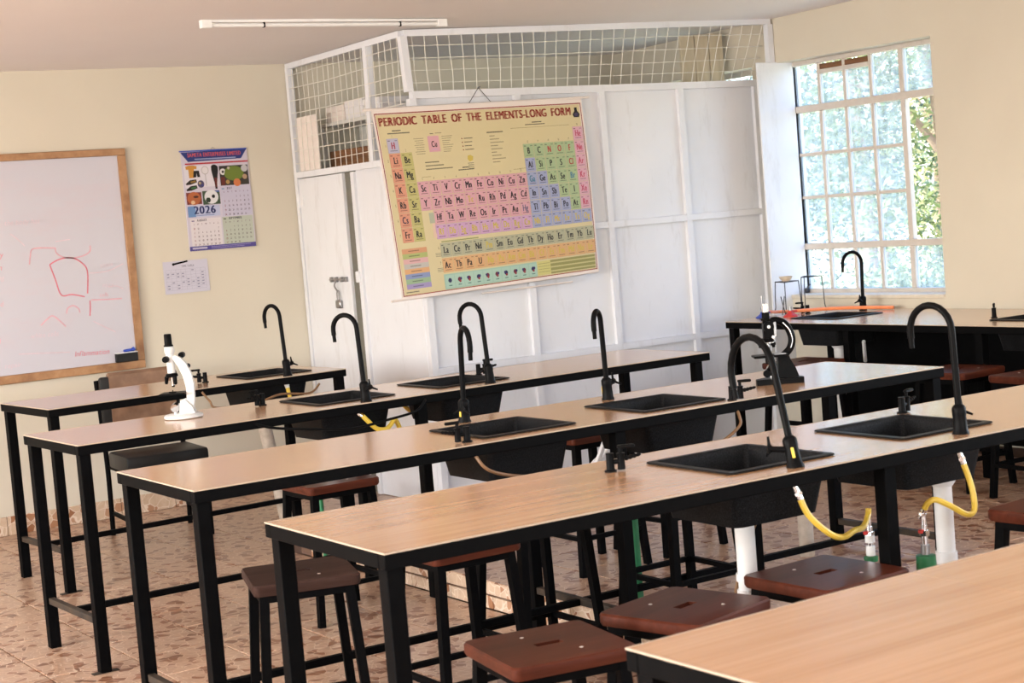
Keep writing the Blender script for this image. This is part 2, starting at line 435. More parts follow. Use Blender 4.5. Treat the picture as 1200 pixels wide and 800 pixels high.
m.rings([[(x, y, zc(x, y)) for x, y in c], [(x, y, zc(x, y)+.12) for x, y in c]])
struct(m.build('ceiling', 'ceiling', smooth=False), 'flat pinkish white plaster ceiling', 'ceiling')
# skirting
m = MB(); m.box(XL, 4.5, YB-.006, YB, 0, .105)
bb = struct(m.build('baseboard_back', 'grout', smooth=False), 'terrazzo tile skirting along the whiteboard wall', 'skirting')
smb = MB(); smb.bbox(0, T-.004, 0, .010, 0, .105, .0015); sf = None
for i in range(16):
    l = (-.75+i*T, YB-.014, 0.001)
    if l[0]+T > 4.5: break
    if sf is None: sf = smb.build('tile', 'skirting_tile', bb, l)
    else: inst(sf, 'tile', bb, l)

# ---- barred window
XW = 7.115
win = struct(empty('window_1', (XW, 7.16, .93)), 'white steel window of small panes looking out on sunny trees', 'window')
def wbar(y0, y1, z0, z1, d=.028, name='glazing_bar', mat='window_paint'):
    m = MB(); m.bbox(XW-d/2, XW+d/2, y0, y1, z0, z1, .003); m.v = [(x-XW, y-7.16, z-.93) for x, y, z in m.v]
    return m.build(name, mat, win)
YS = [7.785, 7.56, 7.345, 7.13, 6.885, 6.645, 6.535]
ZS = [.945, 1.21, 1.51, 1.77, 2.045, 2.315]
wbar(6.53, 7.79, .925, .953, .04, 'window_frame'); wbar(6.53, 7.79, 2.308, 2.335, .04, 'window_frame')
wbar(6.53, 6.545, .953, 2.308, .04, 'window_frame'); wbar(7.772, 7.79, .953, 2.308, .04, 'window_frame')
wbar(6.545, 7.772, 1.192, 1.23, .036); wbar(6.545, 7.772, 2.024, 2.066, .036)
wbar(6.867, 6.903, .953, 1.192, .036); wbar(6.867, 6.903, 1.23, 2.024, .036); wbar(6.867, 6.903, 2.066, 2.308, .036)
for y in YS[1:4]:
    w = .012
    for z0, z1 in ((.953, 1.192), (1.23, 2.024), (2.066, 2.308)): wbar(y-w, y+w, z0, z1)
for z0, z1 in ((.953, 1.192), (2.066, 2.308)): wbar(6.633, 6.657, z0, z1)
for z in ZS[2:4]:
    for a, b in ((7.772, 7.572), (7.548, 7.357), (7.333, 7.142), (7.118, 6.903)): wbar(b, a, z-.010, z+.010, .024)
wbar(7.142, 7.548, 2.268, 2.300, .02, 'vent_strip', 'brown_board'); wbar(7.142, 7.548, 2.242, 2.268, .034)
def pane(y0, y1, z0, z1):
    m = MB(); m.box(-.002, .002, y0-7.16, y1-7.16, z0-.93, z1-.93); m.build('pane', 'glass', win, smooth=False)
cols = [(7.572, 7.772), (7.357, 7.548), (7.142, 7.333), (6.903, 7.118)]
for i, (a, b) in enumerate(cols):
    pane(a, b, .953, 1.192); pane(a, b, 2.066, 2.242 if i in (1, 2) else 2.308)
    for z0, z1 in ((1.23, 1.50), (1.52, 1.76), (1.78, 2.024)): pane(a, b, z0, z1)
for a, b in ((6.657, 6.867), (6.545, 6.633)): pane(a, b, .953, 1.192); pane(a, b, 2.066, 2.308)
# the opened casement swings outward on the right; its glass stands edge-on outside
fr = MB()
for z0, z1 in ((.30, .325), (1.07, 1.095)): fr.box(.02, .36, -.012, .012, z0, z1)
for x0, x1 in ((.02, .045), (.335, .36)): fr.box(x0, x1, -.012, .012, .325, 1.07)
fr.v = [(x, y-.61, z) for x, y, z in fr.v]; oc_ = fr.build('open_casement', 'window_paint', win)
m = MB(); m.box(.045, .335, -.002-.61, .002-.61, .325, 1.07); m.build('pane', 'glass', oc_, smooth=False)
m = MB(); m.bbox(XR-.012, XW-.02, 6.53, 7.77, .905, .928, .004); m.v = [(x-XW, y-7.16, z-.93) for x, y, z in m.v]
m.build('window_sill', 'sill_paint', win)
m = MB(); m.bbox(-.06, -.03, .575, .595, 0, .03, .004); m.tube([(-.045, .585, .03), (-.04, .58, .045), (-.025, .575, .05)], .004); m.build('window_stay', 'dark_wire', win)
# store-room window
w2 = struct(empty('window_2', (XW, 8.45, 1.1)), 'small window inside the store seen past the partition top', 'window')
m = MB()
for a in ((-.45, .45, 0, .03), (-.45, .45, 1.2, 1.235), (-.45, -.42, .03, 1.2), (.42, .45, .03, 1.2), (-.015, .015, .03, 1.2)): m.box(-.015, .015, *a)
m.build('window_frame', 'window_paint', w2)
for a in ((-.42, -.015), (.015, .42)):
    m = MB(); m.box(-.002, .002, *a, .03, 1.2); m.build('pane', 'glass', w2, smooth=False)

PB = .002
# ---- partition of white steel with mesh above
part = struct(empty('wall_partition', (4.51, 7.97, PB)), 'white painted steel partition with wire mesh along its top', 'partition')
po = Vector((4.51, 7.97, PB))
def pbuild(m, name, mat='white_steel', smooth=True):
    m.v = [tuple(Vector(v)-po) for v in m.v]; return m.build(name, mat, part, smooth=smooth)
def pbar(p0, p1, w=.04, name='post', d=None):
    m = MB(); a, b = Vector(p0), Vector(p1)
    m.sq(p0, p1, w); return pbuild(m, name)
px = [4.53, 5.20, 5.78, 6.36, 6.95]
ztop = 2.57
for i, x in enumerate(px): pbar((x, 7.97, PB), (x, 7.97, 2.215))
for z, nm in ((PB+.02, 'rail'), (.735, 'rail'), (1.45, 'rail')):
    for a, b in zip(px, px[1:]): pbar((a+.02, 7.97, z), (b-.02, 7.97, z), .036, nm)
pbar((4.53, 7.97, 2.235), (6.97, 7.97, 2.235), .04, 'rail')
pbar((4.51, 7.97, 2.565), (6.955, 7.80, 2.588), .035, 'rail')
pbar((4.52, 7.97, 2.255), (4.505, 7.97, 2.55), .04); pbar((6.945, 7.80, 2.25), (6.945, 7.80, 2.57), .04)
for r, (z0, z1) in enumerate(((PB+.038, .717), (.753, 1.432), (1.468, 2.215))):
    for a, b in zip(px, px[1:]):
        m = MB(); m.bbox(a+.018, b-.018, 7.975, 7.980, z0, z1, .0015); pbuild(m, 'panel')
m = MB(); m.bbox(6.81, 7.13, 7.772, 7.784, .45, 2.34, .003); pbuild(m, 'panel')
# side towards the whiteboard wall
SX = 4.51
pbar((SX, 9.405, PB), (SX, 9.405, 2.55), .036); pbar((SX, 8.66, PB), (SX, 8.66, 1.87), .04)
pbar((SX, 7.99, 1.895), (SX, 9.387, 1.895), .036, 'rail'); pbar((SX, 7.99, 2.565), (SX, 9.42, 2.555), .034, 'rail')
pbar((SX, 8.405, 1.913), (SX, 8.385, 2.55), .04)
m = MB(); m.bbox(SX-.004, SX+.004, 7.99, 8.64, PB, 1.877, .0015); pbuild(m, 'panel')
m = MB(); m.bbox(SX+.008, SX+.03, 8.60, 8.90, PB, 1.875, .002); pbuild(m, 'gap_board', 'gap_grey')  # added grey board; its dark colour stands in for the dim open gap
m = MB(); m.bbox(SX-.006, SX+.006, 9.085, 9.35, 1.915, 2.24, .003); pbuild(m, 'board', 'pinkish_board')
def wire(p0, p1, j=.006):
    a, b = Vector(p0), Vector(p1); P = [a]
    for t in (.33, .66):
        q = a.lerp(b, t); P.append(q+Vector((random.uniform(-j, j), random.uniform(-j, j)*.6, random.uniform(-j, j)*.6)))
    P.append(b); m = MB(); m.tube(P, .0021, 5); pbuild(m, 'wire', 'wire')
for i in range(32):
    x = 4.57+i*.0755; wire((x, 7.962, 2.25), (x-.012+.004*random.random(), 7.962-.17*(i/31), 2.56+.02*i/31))
for k in range(4):
    z = 2.30+k*.066; f = (z-2.25)/.33; wire((4.53, 7.964, z), (6.95, 7.964-.17*f, z+.008+.015*f), .01)
for i in range(20):
    y = 8.03+i*.0695; wire((SX-.012, y, 1.90), (SX-.012, y-.01, 2.555))
for k in range(8):
    z = 1.965+k*.076; wire((SX-.014, 7.98, z), (SX-.014, 9.40, z), .012)
# nail and strings that hold the chart are built with the chart
# door in the side of the partition
door = struct(empty('door_1', (SX, 9.385, PB)), 'narrow white steel door beside the whiteboard wall, bolted shut', 'door')
def dbuild(m, name, mat='white_steel'):
    m.v = [(x-SX, y-9.385, z-PB) for x, y, z in m.v]; return m.build(name, mat, door)
m = MB(); m.bbox(SX-.012, SX+.012, 8.80, 9.383, PB+.01, 1.872, .003); dbuild(m, 'panel')
for z in (.45, 1.735):
    m = MB(); m.cyl((SX-.016, 9.392, z-.04), (SX-.016, 9.392, z+.04), .010, n=10); m.bbox(SX-.016, SX-.011, 9.33, 9.385, z-.035, z+.035, .001); dbuild(m, 'hinge')
m = MB(); m.cyl((SX-.024, 9.05, 1.255), (SX-.024, 8.84, 1.255), .006, n=8)
for y in (9.03, 8.97, 8.90, 8.845): m.bbox(SX-.030, SX-.011, y-.012, y+.012, 1.24, 1.27, .002)
m.tube(smooth_path([(SX-.024, 8.965, 1.25), (SX-.04, 8.965, 1.22), (SX-.03, 8.955, 1.19)]), .005); dbuild(m, 'bolt', 'steel')
m = MB(); m.bbox(SX-.035, SX-.015, 8.925, 8.985, 1.085, 1.135, .006)
m.tube(smooth_path([(SX-.025, 8.94, 1.13), (SX-.025, 8.94, 1.175), (SX-.025, 8.955, 1.19), (SX-.025, 8.97, 1.175), (SX-.025, 8.97, 1.13)]), .004); dbuild(m, 'padlock', 'steel')
m = MB(); m.bbox(SX-.03, SX-.004, 8.655, 8.705, 1.235, 1.30, .004); dbuild(m, 'bolt_keeper', 'white_steel')

# ================================================================== BENCHES
def bench(loc, rz, L, Wd, holes, seams, legx, label, floor_z, mids=True, hz=.85, railoff=None):
    """local origin: front left corner on the lower floor; x along the bench, y to the back; floor_z(x) gives the floor under a leg"""
    root = tag(empty('lab_bench', (*loc, 0), (0, 0, rz)), label, 'bench', 'long lab benches of wood laminate on black steel frames')
    e = .004
    cuts = [e]+seams+[L-e]
    for a, b in zip(cuts, cuts[1:]):
        m = MB(); slab_holes(m, a+.0008, b-.0008, e, Wd-e, hz-.018, hz, [h for h in holes if h[0] < b and h[1] > a])
        m.build('tabletop', 'laminate', root, smooth=False)
    m = MB()
    for q in ((0, L, 0, e), (0, L, Wd-e, Wd), (0, e, e, Wd-e), (L-e, L, e, Wd-e)): m.box(*q, hz-.003, hz+.0004)
    m.build('edge_strip', 'laminate_edge', root, smooth=False)
    m = MB(); t = .03
    m.bbox(0, L, 0, t, hz-.038, hz-.0035, .002); m.bbox(0, L, Wd-t, Wd, hz-.038, hz-.0035, .002)
    m.bbox(0, t, t, Wd-t, hz-.038, hz-.0035, .002); m.bbox(L-t, L, t, Wd-t, hz-.038, hz-.0035, .002)
    m.build('frame', 'black_steel', root)
    w = .042
    for x in legx:
        for y in (.012+w/2, Wd-.012-w/2):
            fz = floor_z(loc[0]+x)
            m = MB(); m.bbox(x-w/2, x+w/2, y-w/2, y+w/2, fz, hz-.038, .002); lg_ = m.build('leg', 'black_steel', root)
            if x < .1 and y < .1 and fz == 0:
                m = MB(); m.bbox(x-.05, x+.05, .012, .012+.03, 0, .004, .001); m.build('foot_plate', 'rusty', lg_)
        fz = floor_z(loc[0]+x); zz = max(.19, fz+.08)
        m = MB(); m.bbox(x-.0125, x+.0125, .012+w, Wd-.012-w, zz-.0125, zz+.0125, .002); m.build('stretcher', 'rusty', root)
    ry = Wd/2 if railoff is None else railoff
    for a, b in zip(legx, legx[1:]):
        m = MB(); m.bbox(a+.0125, b-.0125, ry-.012, ry+.012, .178, .202, .002); m.build('stretcher', 'black_steel', root)
    return root
fz0 = lambda x: PZ if x > PX-.03 else 0.0
SK = .185
HL = SK-.016
def hole(cx, cy): return (cx-HL, cx+HL, cy-HL, cy+HL)
BN = {}
def to_local(b, p):
    x0, y0, rz = b; dx, dy = p[0]-x0, p[1]-y0; c, s = math.cos(-rz), math.sin(-rz)
    return (dx*c-dy*s, dx*s+dy*c)
def to_world(b, p):
    x0, y0, rz = b; c, s = math.cos(rz), math.sin(rz); return (x0+p[0]*c-p[1]*s, y0+p[0]*s+p[1]*c)
DEF = {
 'A': ((2.27, 7.525, R(3.4)), 1.555, .635, [(3.50, 7.905)], [], [.03, 1.525], 'short wood-topped bench with one sink, farthest back below the whiteboard'),
 'B': ((1.90, 5.995, R(1.5)), 3.02, .615, [(3.12, 6.325), (3.69, 6.335)], [2.42], [.03, 1.47, 2.96], 'long bench running from the white microscope to the poster wall, fourth row from the camera'),
 'C': ((1.75, 4.51, 0), 3.03, .645, [(2.95, 4.765), (3.585, 4.755)], [], [.03, 1.51, 3.0], 'long bench in the middle row with the black microscope at its far end'),
 'D': ((1.665, 3.215, 0), 3.03, .625, [(2.91, 3.50), (3.54, 3.515)], [], [.03, 1.53, 3.0], 'long bench in the second row with two sinks and yellow hoses beneath'),
 'E': ((1.562, 1.56, R(1.2)), 3.03, .622, [], [.655], [.03, 1.53, 3.0], 'bare pale bench top in the near right corner of the photo'),
}
for k, (b, L, Wd, sinks, seams, legx, label) in DEF.items():
    hs = [hole(*to_local(b, s)) for s in sinks]
    BN[k] = bench((b[0], b[1]), b[2], L, Wd, hs, seams, legx, label, (lambda x: 0.0) if k == 'A' else fz0, railoff={'D': .37}.get(k))
# window bench: runs along the window wall; local x runs towards the camera (-y in the room)
def window_bench():
    L, Wd, hz = 3.6, .81, .85
    root = tag(empty('lab_bench', (6.145, 7.43, PZ), (0, 0, R(-90))), 'dark framed bench along the window wall carrying tripods and gas burners', 'bench', 'long lab benches of wood laminate on black steel frames')
    h = hz-PZ
    # local x -> room -y ; local y -> room +x
    hs = [(a-HL, a+HL, b-HL, b+HL) for a, b in ((7.43-6.91, 6.51-6.145), (7.43-5.52, 6.55-6.145))]
    m = MB(); slab_holes(m, .004, L-.004, .004, Wd-.004, h-.018, h, hs); m.build('tabletop', 'laminate', root, smooth=False)
    m = MB()
    for q in ((0, L, 0, .004), (0, .004, .004, Wd), (L-.004, L, .004, Wd)): m.box(*q, h-.003, h+.0004)
    m.build('edge_strip', 'laminate_edge', root, smooth=False)
    m = MB(); t = .03
    m.bbox(0, L, 0, t, h-.038, h-.0035, .002); m.bbox(0, L, Wd-t, Wd, h-.038, h-.0035, .002)
    m.bbox(0, t, t, Wd-t, h-.038, h-.0035, .002); m.bbox(L-t, L, t, Wd-t, h-.038, h-.0035, .002); m.build('frame', 'black_steel', root)
    for x in (.035, .95, 1.85, 2.75, 3.565):
        for y in (.033, Wd-.04):
            m = MB(); m.bbox(x-.022, x+.022, y-.022, y+.022, 0, h-.038, .002); m.build('leg', 'black_steel', root)
    m = MB(); m.bbox(.10, L-.05, Wd-.075, Wd-.065, .02, h-.04, .002); m.build('back_panel', 'black_steel', root)
    m = MB(); m.bbox(.0, L, Wd/2-.012, Wd/2+.012, .09, .115, .002); m.build('stretcher', 'black_steel', root)
    return root
BN['W'] = window_bench()

# ------------------------------------------------------------------ sinks
def sink_proto():
    root = empty('sink')
    m = MB(); h = SK
    m.rings([rrect(h-.004, h-.004, .016, .0005), rrect(h, h, .018, .002), rrect(h-.003, h-.003, .016, .005), rrect(h-.022, h-.022, .012, .006),
             rrect(h-.026, h-.026, .012, .002), rrect(h-.030, h-.030, .012, -.010), rrect(h-.048, h-.048, .03, -.135), rrect(h-.085, h-.085, .03, -.146), rrect(.03, .03, .029, -.150)], 0, False, True)
    m.rings([rrect(h-.018, h-.018, .012, -.0005), rrect(h-.020, h-.020, .012, -.012), rrect(h-.040, h-.040, .03, -.150), rrect(.03, .03, .029, -.158)], 0, False, True)
    bs_ = m.build('basin', 'sink', root)
    m = MB(); m.lathe([(.001, -.149), (.026, -.1485), (.028, -.147), (.024, -.1465), (.001, -.147)], n=16); m.build('drain', 'steel', bs_)
    return root
SG = 'black sinks let into the bench tops'
sinks = {
 'A': ((3.50, 7.905), 'A', 'black sink in the short bench below the whiteboard'),
 'B1': ((3.12, 6.325), 'B', 'black sink in the white microscope bench, left of its pair'),
 'B2': ((3.69, 6.335), 'B', 'black sink in the white microscope bench, right of its pair'),
 'C1': ((2.95, 4.765), 'C', 'black sink in the middle bench, left of its pair'),
 'C2': ((3.585, 4.755), 'C', 'black sink in the middle bench, right of its pair below the poster'),
 'D1': ((2.91, 3.50), 'D', 'large black sink in the second bench, nearest the camera'),
 'D2': ((3.54, 3.515), 'D', 'black sink with bright reflections in the second bench, right of its pair'),
 'W1': ((6.51, 6.91), None, 'black sink beneath the window at the tripods'),
 'W2': ((6.55, 5.52), None, 'black sink in the window bench at the right edge of the photo')}
sp = sink_proto(); first_s = True
for k, (p, b, lab) in sinks.items():
    s = sp if first_s else copy_tree(sp); first_s = False
    s.location = (*p, .8508); s.rotation_euler = (0, 0, DEF[b][0][2] if b else 0); tag(s, lab, 'sink', SG)

# ------------------------------------------------------------------ faucets
def faucet(loc, az, tilt, Rr, hh, label, lever=90, yellow=False, hz=.85):
    root = tag(empty('faucet', (*loc, hz), (0, tilt, az)), label, 'faucet', 'black gooseneck faucets')
    m = MB(); m.lathe([(.001, -.03), (.012, -.03), (.012, -.004), (.024, -.004), (.0235, .004), (.0205, .010), (.0185, .050), (.0195, .056), (.0195, .072), (.016, .078), (.0115, .082), (.001, .083)], n=18)
    fb_ = m.build('body', 'tap_black', root)
    pts = [(0, 0, .08), (0, 0, hh*.6), (0, 0, hh)]
    for i in range(1, 13):
        a = math.pi*i/12; pts.append((Rr-Rr*math.cos(a), 0, hh+Rr*math.sin(a)))
    pts.append((2*Rr, 0, hh-.02))
    m = MB(); m.tube(pts, .0098, 12); sp_ = m.build('spout', 'tap_black', root)
    m = MB(); m.cyl((2*Rr, 0, hh-.018), (2*Rr, 0, hh-.048), .0075, n=10); m.build('nozzle', 'tap_ink', sp_)
    a = R(lever); d = Vector((math.cos(a), math.sin(a), .25)).normalized(); s = Vector((-math.sin(a), math.cos(a), 0)); u = d.cross(s)
    m = MB(); b = Vector((0, 0, .045)); m.cyl(b+d*.010, b+d*.052, .0085, .0075, 10); m.cyl(b+d*.052, b+d*.062, .011, .010, 10)
    for q in range(3):
        t = R(90+120*q); e = s*math.cos(t)+u*math.sin(t)
        m.cyl(b+d*.057, b+d*.062+e*.032, .0055, .0030, 8)
    m.build('handle', 'tap_ink', fb_)
    if yellow:
        m = MB(); a2 = R(yellow); m.bbox(.0175, .0205, -.004, .004, .022, .050, .001, mx=rotm(0, 0, a2)); m.build('yellow_tag', 'hose_yellow', fb_)
    return root
cz = R(-120)
faucet((3.512, 7.645), R(105), R(4), .06, .295, 'gooseneck faucet on the short bench in front of the cream wall', -70)
faucet((3.13, 6.083), R(118), R(3), .058, .30, 'gooseneck faucet standing before the white door', 150)
faucet((3.737, 6.10), R(110), R(4), .06, .285, 'far gooseneck faucet half hidden behind another below the poster corner', -40)
faucet((2.972, 5.045), R(-104), R(6), .055, .285, 'gooseneck faucet at the back of the middle bench, covering another one', -25, -60)
faucet((3.592, 5.045), R(-142), R(4), .046, .29, 'gooseneck faucet at the back of the middle bench, against the white partition', 170, -75)
faucet((2.905, 3.272), R(84), R(15), .10, .268, 'leaning gooseneck faucet nearest the camera with a yellow tag', 60, 150)
faucet((3.527, 3.280), R(95), R(2), .072, .29, 'gooseneck faucet on the second bench at the photo right side', -60)
faucet((6.83, 7.03), R(172), R(-2), .065, .27, 'gooseneck faucet standing in front of the window', 35)

# ------------------------------------------------------------------ gas taps
def gas_tap(p, rz, label, hz=.85):
    root = tag(empty('gas_tap', (*p, hz), (0, 0, rz)), label, 'gas tap', 'small black gas taps')
    m = MB(); m.lathe([(.001, 0), (.017, 0), (.017, .004), (.0115, .006), (.0105, .045), (.011, .050), (.001, .051)], n=14)
    m.cyl((.008, 0, .026), (.030, 0, .026), .007, n=10); m.lathe([(.001, 0), (.011, 0), (.010, .036), (.012, .044), (.001, .046)], (.030, 0, .004), 12); m.build('body', 'tap_black', root)
    m = MB(); m.lathe([(.0055, 0), (.0075, .006), (.005, .011), (.007, .017), (.0045, .022), (.0065, .028), (.004, .034), (.0055, .038), (.003, .045), (.001, .046)], (.040, 0, .032), 10, mx=rotm(0, R(80), 0)); m.build('nozzle', 'tap_ink', root)
    m = MB(); m.cyl((.030, 0, .046), (.030, 0, .062), .0055, n=8); m.bbox(.022, .070, -.006, .006, .060, .070, .003); m.build('lever', 'tap_ink', root)
    return root
gas_tap((3.165, 7.86), R(170), 'black gas tap behind the white microscope')
gas_tap((2.845, 6.465), R(200), 'black gas tap left of the sink of the white microscope bench')
gas_tap((3.90, 6.46), R(-20), 'black gas tap at the far sink below the poster')
gas_tap((2.705, 4.585), R(165), 'black gas tap at the front edge of the middle bench left of its sinks')
gas_tap((3.765, 4.545), R(-35), 'black gas tap on the middle bench beside the black microscope')
gas_tap((2.60, 3.665), R(-25), 'bulky black gas tap at the back of the second bench by the near sink')
gas_tap((3.765, 3.735), R(15), 'black gas tap behind the bright sink of the second bench')
gas_tap((6.62, 7.26), R(150), 'black gas tap between the tripods and the window sink')
gas_tap((6.50, 5.78), R(40), 'black gas tap on the window bench right of the window')

# ------------------------------------------------------------------ drain pipes
def pipe(x, y, z0, z1, r, label, mat='pvc_white', couplings=(), cat='pipe', lean=(0, 0), lower=None):
    root = tag(empty('drain_pipe', (x, y, z0)), label, cat, 'drain pipes under the benches')
    m = MB(); H = z1-z0; tp = (lean[0], lean[1], H); zl = lower[0] if lower else 0
    q = lambda t: (lean[0]*t, lean[1]*t, H*t)
    m.cyl(q(zl), q(1), r, n=18); m.build('pipe', mat, root)
    if lower: m = MB(); m.cyl(q(0), q(zl), r*1.02, n=18); m.build('lower_pipe', lower[1], root)
    for c, k in couplings:
        m = MB(); m.cyl(q(c-k/2), q(c+k/2), r*1.17, n=18); m.build('coupling', mat, root)
    m = MB(); m.lathe([(r*.9, -.02), (r*1.1, -.02), (r*1.45, -.006), (r*1.45, 0), (r*.9, 0)], q(1), 18); m.build('collar', mat, root)
    return root
UZ = .692
pipe(2.91, 3.50, 0, UZ, .027, 'short white drain pipe under the near sink with a stepped coupling', couplings=((.765, .03), (.69, .05)), lower=(.66, 'pvc_grey'))
pipe(3.625, 3.455, PZ, UZ, .027, 'tall white drain pipe behind the yellow hose at the photo right', couplings=((.60, .06),), lower=(.57, 'pvc_grey'))
pipe(2.92, 4.765, .575, UZ, .027, 'white drain pipe under the left sink of the middle bench')
pipe(3.755, 4.70, .60, UZ, .022, 'white drain pipe under the right sink of the middle bench')
pipe(3.03, 6.24, .58, UZ, .03, 'white drain pipe under the left sink of the white microscope bench')
pipe(3.69, 6.26, .50, UZ, .03, 'white drain pipe under the right sink of the white microscope bench')
pipe(6.51, 6.91, PZ, UZ, .027, 'white drain pipe under the window sink', couplings=((.72, .05),))
pipe(3.60, 7.99, 0, UZ-.005, .034, 'leaning grey brown waste pipe below the short bench', 'pvc_tan', lean=(-.10, .0))
pipe(4.47, 5.0, PZ, .58, .03, 'tan waste pipe hidden in the shade below the far middle bench', 'pvc_tan')

def tube_thing(name, pts, r, mat, label, cat, group=None, ends=None, k=6, n=8):
    P = smooth_path(pts, k); root = MB(); root.tube(P, r, n)
    if ends is None:
        o = root.build(name, mat); return tag(o, label, cat, group)
    e = tag(empty(name, tuple(P[0])), label, cat, group)
    root.v = [tuple(Vector(v)-P[0]) for v in root.v]; root.build('hose', mat, e)
    for i, (idx, ln, rr, mt) in enumerate(ends):
        a = P[idx]; d = (P[idx]-P[1 if idx == 0 else -2]).normalized(); m = MB(); m.cyl(a-d*.012-P[0], a+d*ln-P[0], rr, n=12); m.cyl(a-P[0], a+d*.008-P[0], rr*1.25, n=6); m.build('fitting', mt, e)
    return e
HG = 'yellow supply hoses below the faucets'
tube_thing('water_hose', [(2.912, 3.275, .775), (2.93, 3.262, .72), (2.985, 3.25, .665), (3.06, 3.28, .638), (3.15, 3.33, .635), (3.23, 3.38, .625), (3.275, 3.405, .645), (3.284, 3.41, .665)], .0085, 'hose_yellow', 'yellow hose hanging in a loop below the leaning faucet', 'hose', HG, [(0, .028, .009, 'chrome')])
tube_thing('water_hose', [(3.53, 3.285, .775), (3.545, 3.27, .70), (3.535, 3.255, .64), (3.50, 3.25, .63), (3.44, 3.26, .665), (3.40, 3.27, .685), (3.385, 3.285, .675), (3.382, 3.30, .650)], .0085, 'hose_yellow', 'yellow hose crossing in front of a white drain pipe at the right', 'hose', HG, [(0, .028, .009, 'chrome'), (-1, .02, .009, 'chrome')])
tube_thing('water_hose', [(3.10, 6.083, .800), (3.108, 6.075, .790), (3.122, 6.07, .772), (3.157, 6.065, .736), (3.196, 6.065, .727), (3.225, 6.07, .741), (3.25, 6.08, .760), (3.274, 6.10, .739), (3.292, 6.11, .70)], .010, 'hose_yellow', 'yellow hose curling below the faucet at the white door', 'hose', HG, [(0, .03, .010, 'chrome')])
tube_thing('water_hose', [(3.51, 7.66, .80), (3.515, 7.64, .72), (3.52, 7.62, .64), (3.53, 7.62, .60)], .010, 'hose_yellow', 'yellow hose hanging below the short bench', 'hose', HG, [(0, .02, .011, 'pvc_white')])
tube_thing('water_hose', [(3.92, 6.58, .63), (3.87, 6.60, .65), (3.78, 6.60, .67), (3.716, 6.60, .691), (3.62, 6.60, .715), (3.56, 6.59, .77)], .010, 'hose_yellow', 'yellow hose stretched behind the front faucet of the middle bench', 'hose', HG)
BG = 'thin gas hoses sagging below the bench fronts'
def gh(pts, label, mat='hose_brown', r=.0055): tube_thing('gas_hose', pts, r, mat, label, 'hose', BG)
gh([(3.765, 4.535, .83), (3.754, 4.50, .80), (3.741, 4.49, .763), (3.638, 4.488, .718), (3.488, 4.488, .710), (3.33, 4.488, .714)], 'brown gas hose sagging under the right sink of the middle bench')
gh([(3.325, 4.488, .714), (3.13, 4.488, .716), (2.931, 4.488, .716), (2.802, 4.488, .736), (2.715, 4.49, .768), (2.69, 4.52, .815), (2.70, 4.56, .83)], 'brown gas hose sagging under the left sink of the middle bench')
gh([(2.60, 6.02, .835), (2.667, 6.0, .811), (2.78, 5.995, .79), (3.0, 5.99, .762), (3.187, 6.0, .774), (3.312, 6.0, .792), (3.37, 6.02, .83)], 'dark gas hose sagging under the white microscope bench', 'tap_black')
gh([(3.005, 7.52, .838), (3.033, 7.50, .791), (3.064, 7.49, .756), (3.267, 7.50, .753), (3.404, 7.51, .777), (3.563, 7.52, .763), (3.63, 7.54, .80)], 'thin brown gas hose below the short bench', 'hose_brown')
gh([(3.02, 3.55, .70), (3.05, 3.7, .5), (3.04, 3.75, .25), (3.03, 3.76, .003)], 'brown hose running down to the floor below the near sink', 'hose_brown', .006)
tube_thing('waste_hose', [(3.65, 5.105, .805), (3.63, 5.13, .70), (3.62, 5.22, .56), (3.66, 5.33, .53), (3.723, 5.35, .573), (3.76, 5.35, .590), (3.80, 5.35, .622), (3.84, 5.35, .636), (3.876, 5.35, .627), (3.912, 5.35, .60), (3.943, 5.35, .568), (3.968, 5.35, .52), (3.985, 5.35, .45)], .010, 'hose_white', 'white bent hose arching behind the bulky gas tap', 'hose')
tube_thing('waste_hose', [(6.55, 6.75, .60), (6.50, 6.70, .66), (6.46, 6.66, .72)], .010, 'hose_white', 'short white hose below the window bench', 'hose')
# green supply pipes and valves
def valve(x, y, z0, z1, label, elbow=False):
    root = tag(empty('supply_valve', (x, y, z0)), label, 'valve', 'green water supply risers')
    h = z1-z0; m = MB()
    if elbow: m.tube(smooth_path([(-.13, 0, 0), (-.13, 0, h-.34), (-.125, 0, h-.265), (-.10, 0, h-.232), (-.045, 0, h-.226), (-.010, 0, h-.205), (0, 0, h-.16)]), .019, 14)
    else: m.cyl((0, 0, 0), (0, 0, h-.16), .011, n=12)
    m.build('riser', 'pipe_green' if elbow else 'hose_brown', root)
    zb = .165 if elbow else .128
    m = MB(); m.lathe([(.010, h-zb), (.024 if elbow else .019, h-zb), (.028 if elbow else .020, h-zb+.008), (.027 if elbow else .020, h-.115), (.010, h-.112)], n=16); m.build('socket', 'pipe_green', root)
    m = MB(); m.cyl((0, 0, h-.112), (0, 0, h-.085), .013, n=12)
    if not elbow: m.cyl((0, 0, h-.075), (0, 0, h-.055), .014, n=12)
    m.build('sleeve', 'pvc_white' if not elbow else 'steel', root)
    m = MB(); m.cyl((0, 0, h-.09), (0, 0, h-.03), .009, n=12); m.cyl((0, 0, h-.06), (0, 0, h-.045), .014, n=6); m.cyl((0, 0, h-.03), (0, 0, h), .007, n=10); m.build('valve_body', 'chrome', root)
    m = MB(); m.bbox(-.02, .004, -.006, .006, h-.052, h-.042, .002); m.build('lever', 'red_paint', root)
    return root
valve(3.282, 3.41, 0, .645, 'slim supply riser with green ring and white sleeve meeting the hanging hose')
valve(3.382, 3.30, 0, .645, 'thick green elbow pipe with a metal valve at the right', True)
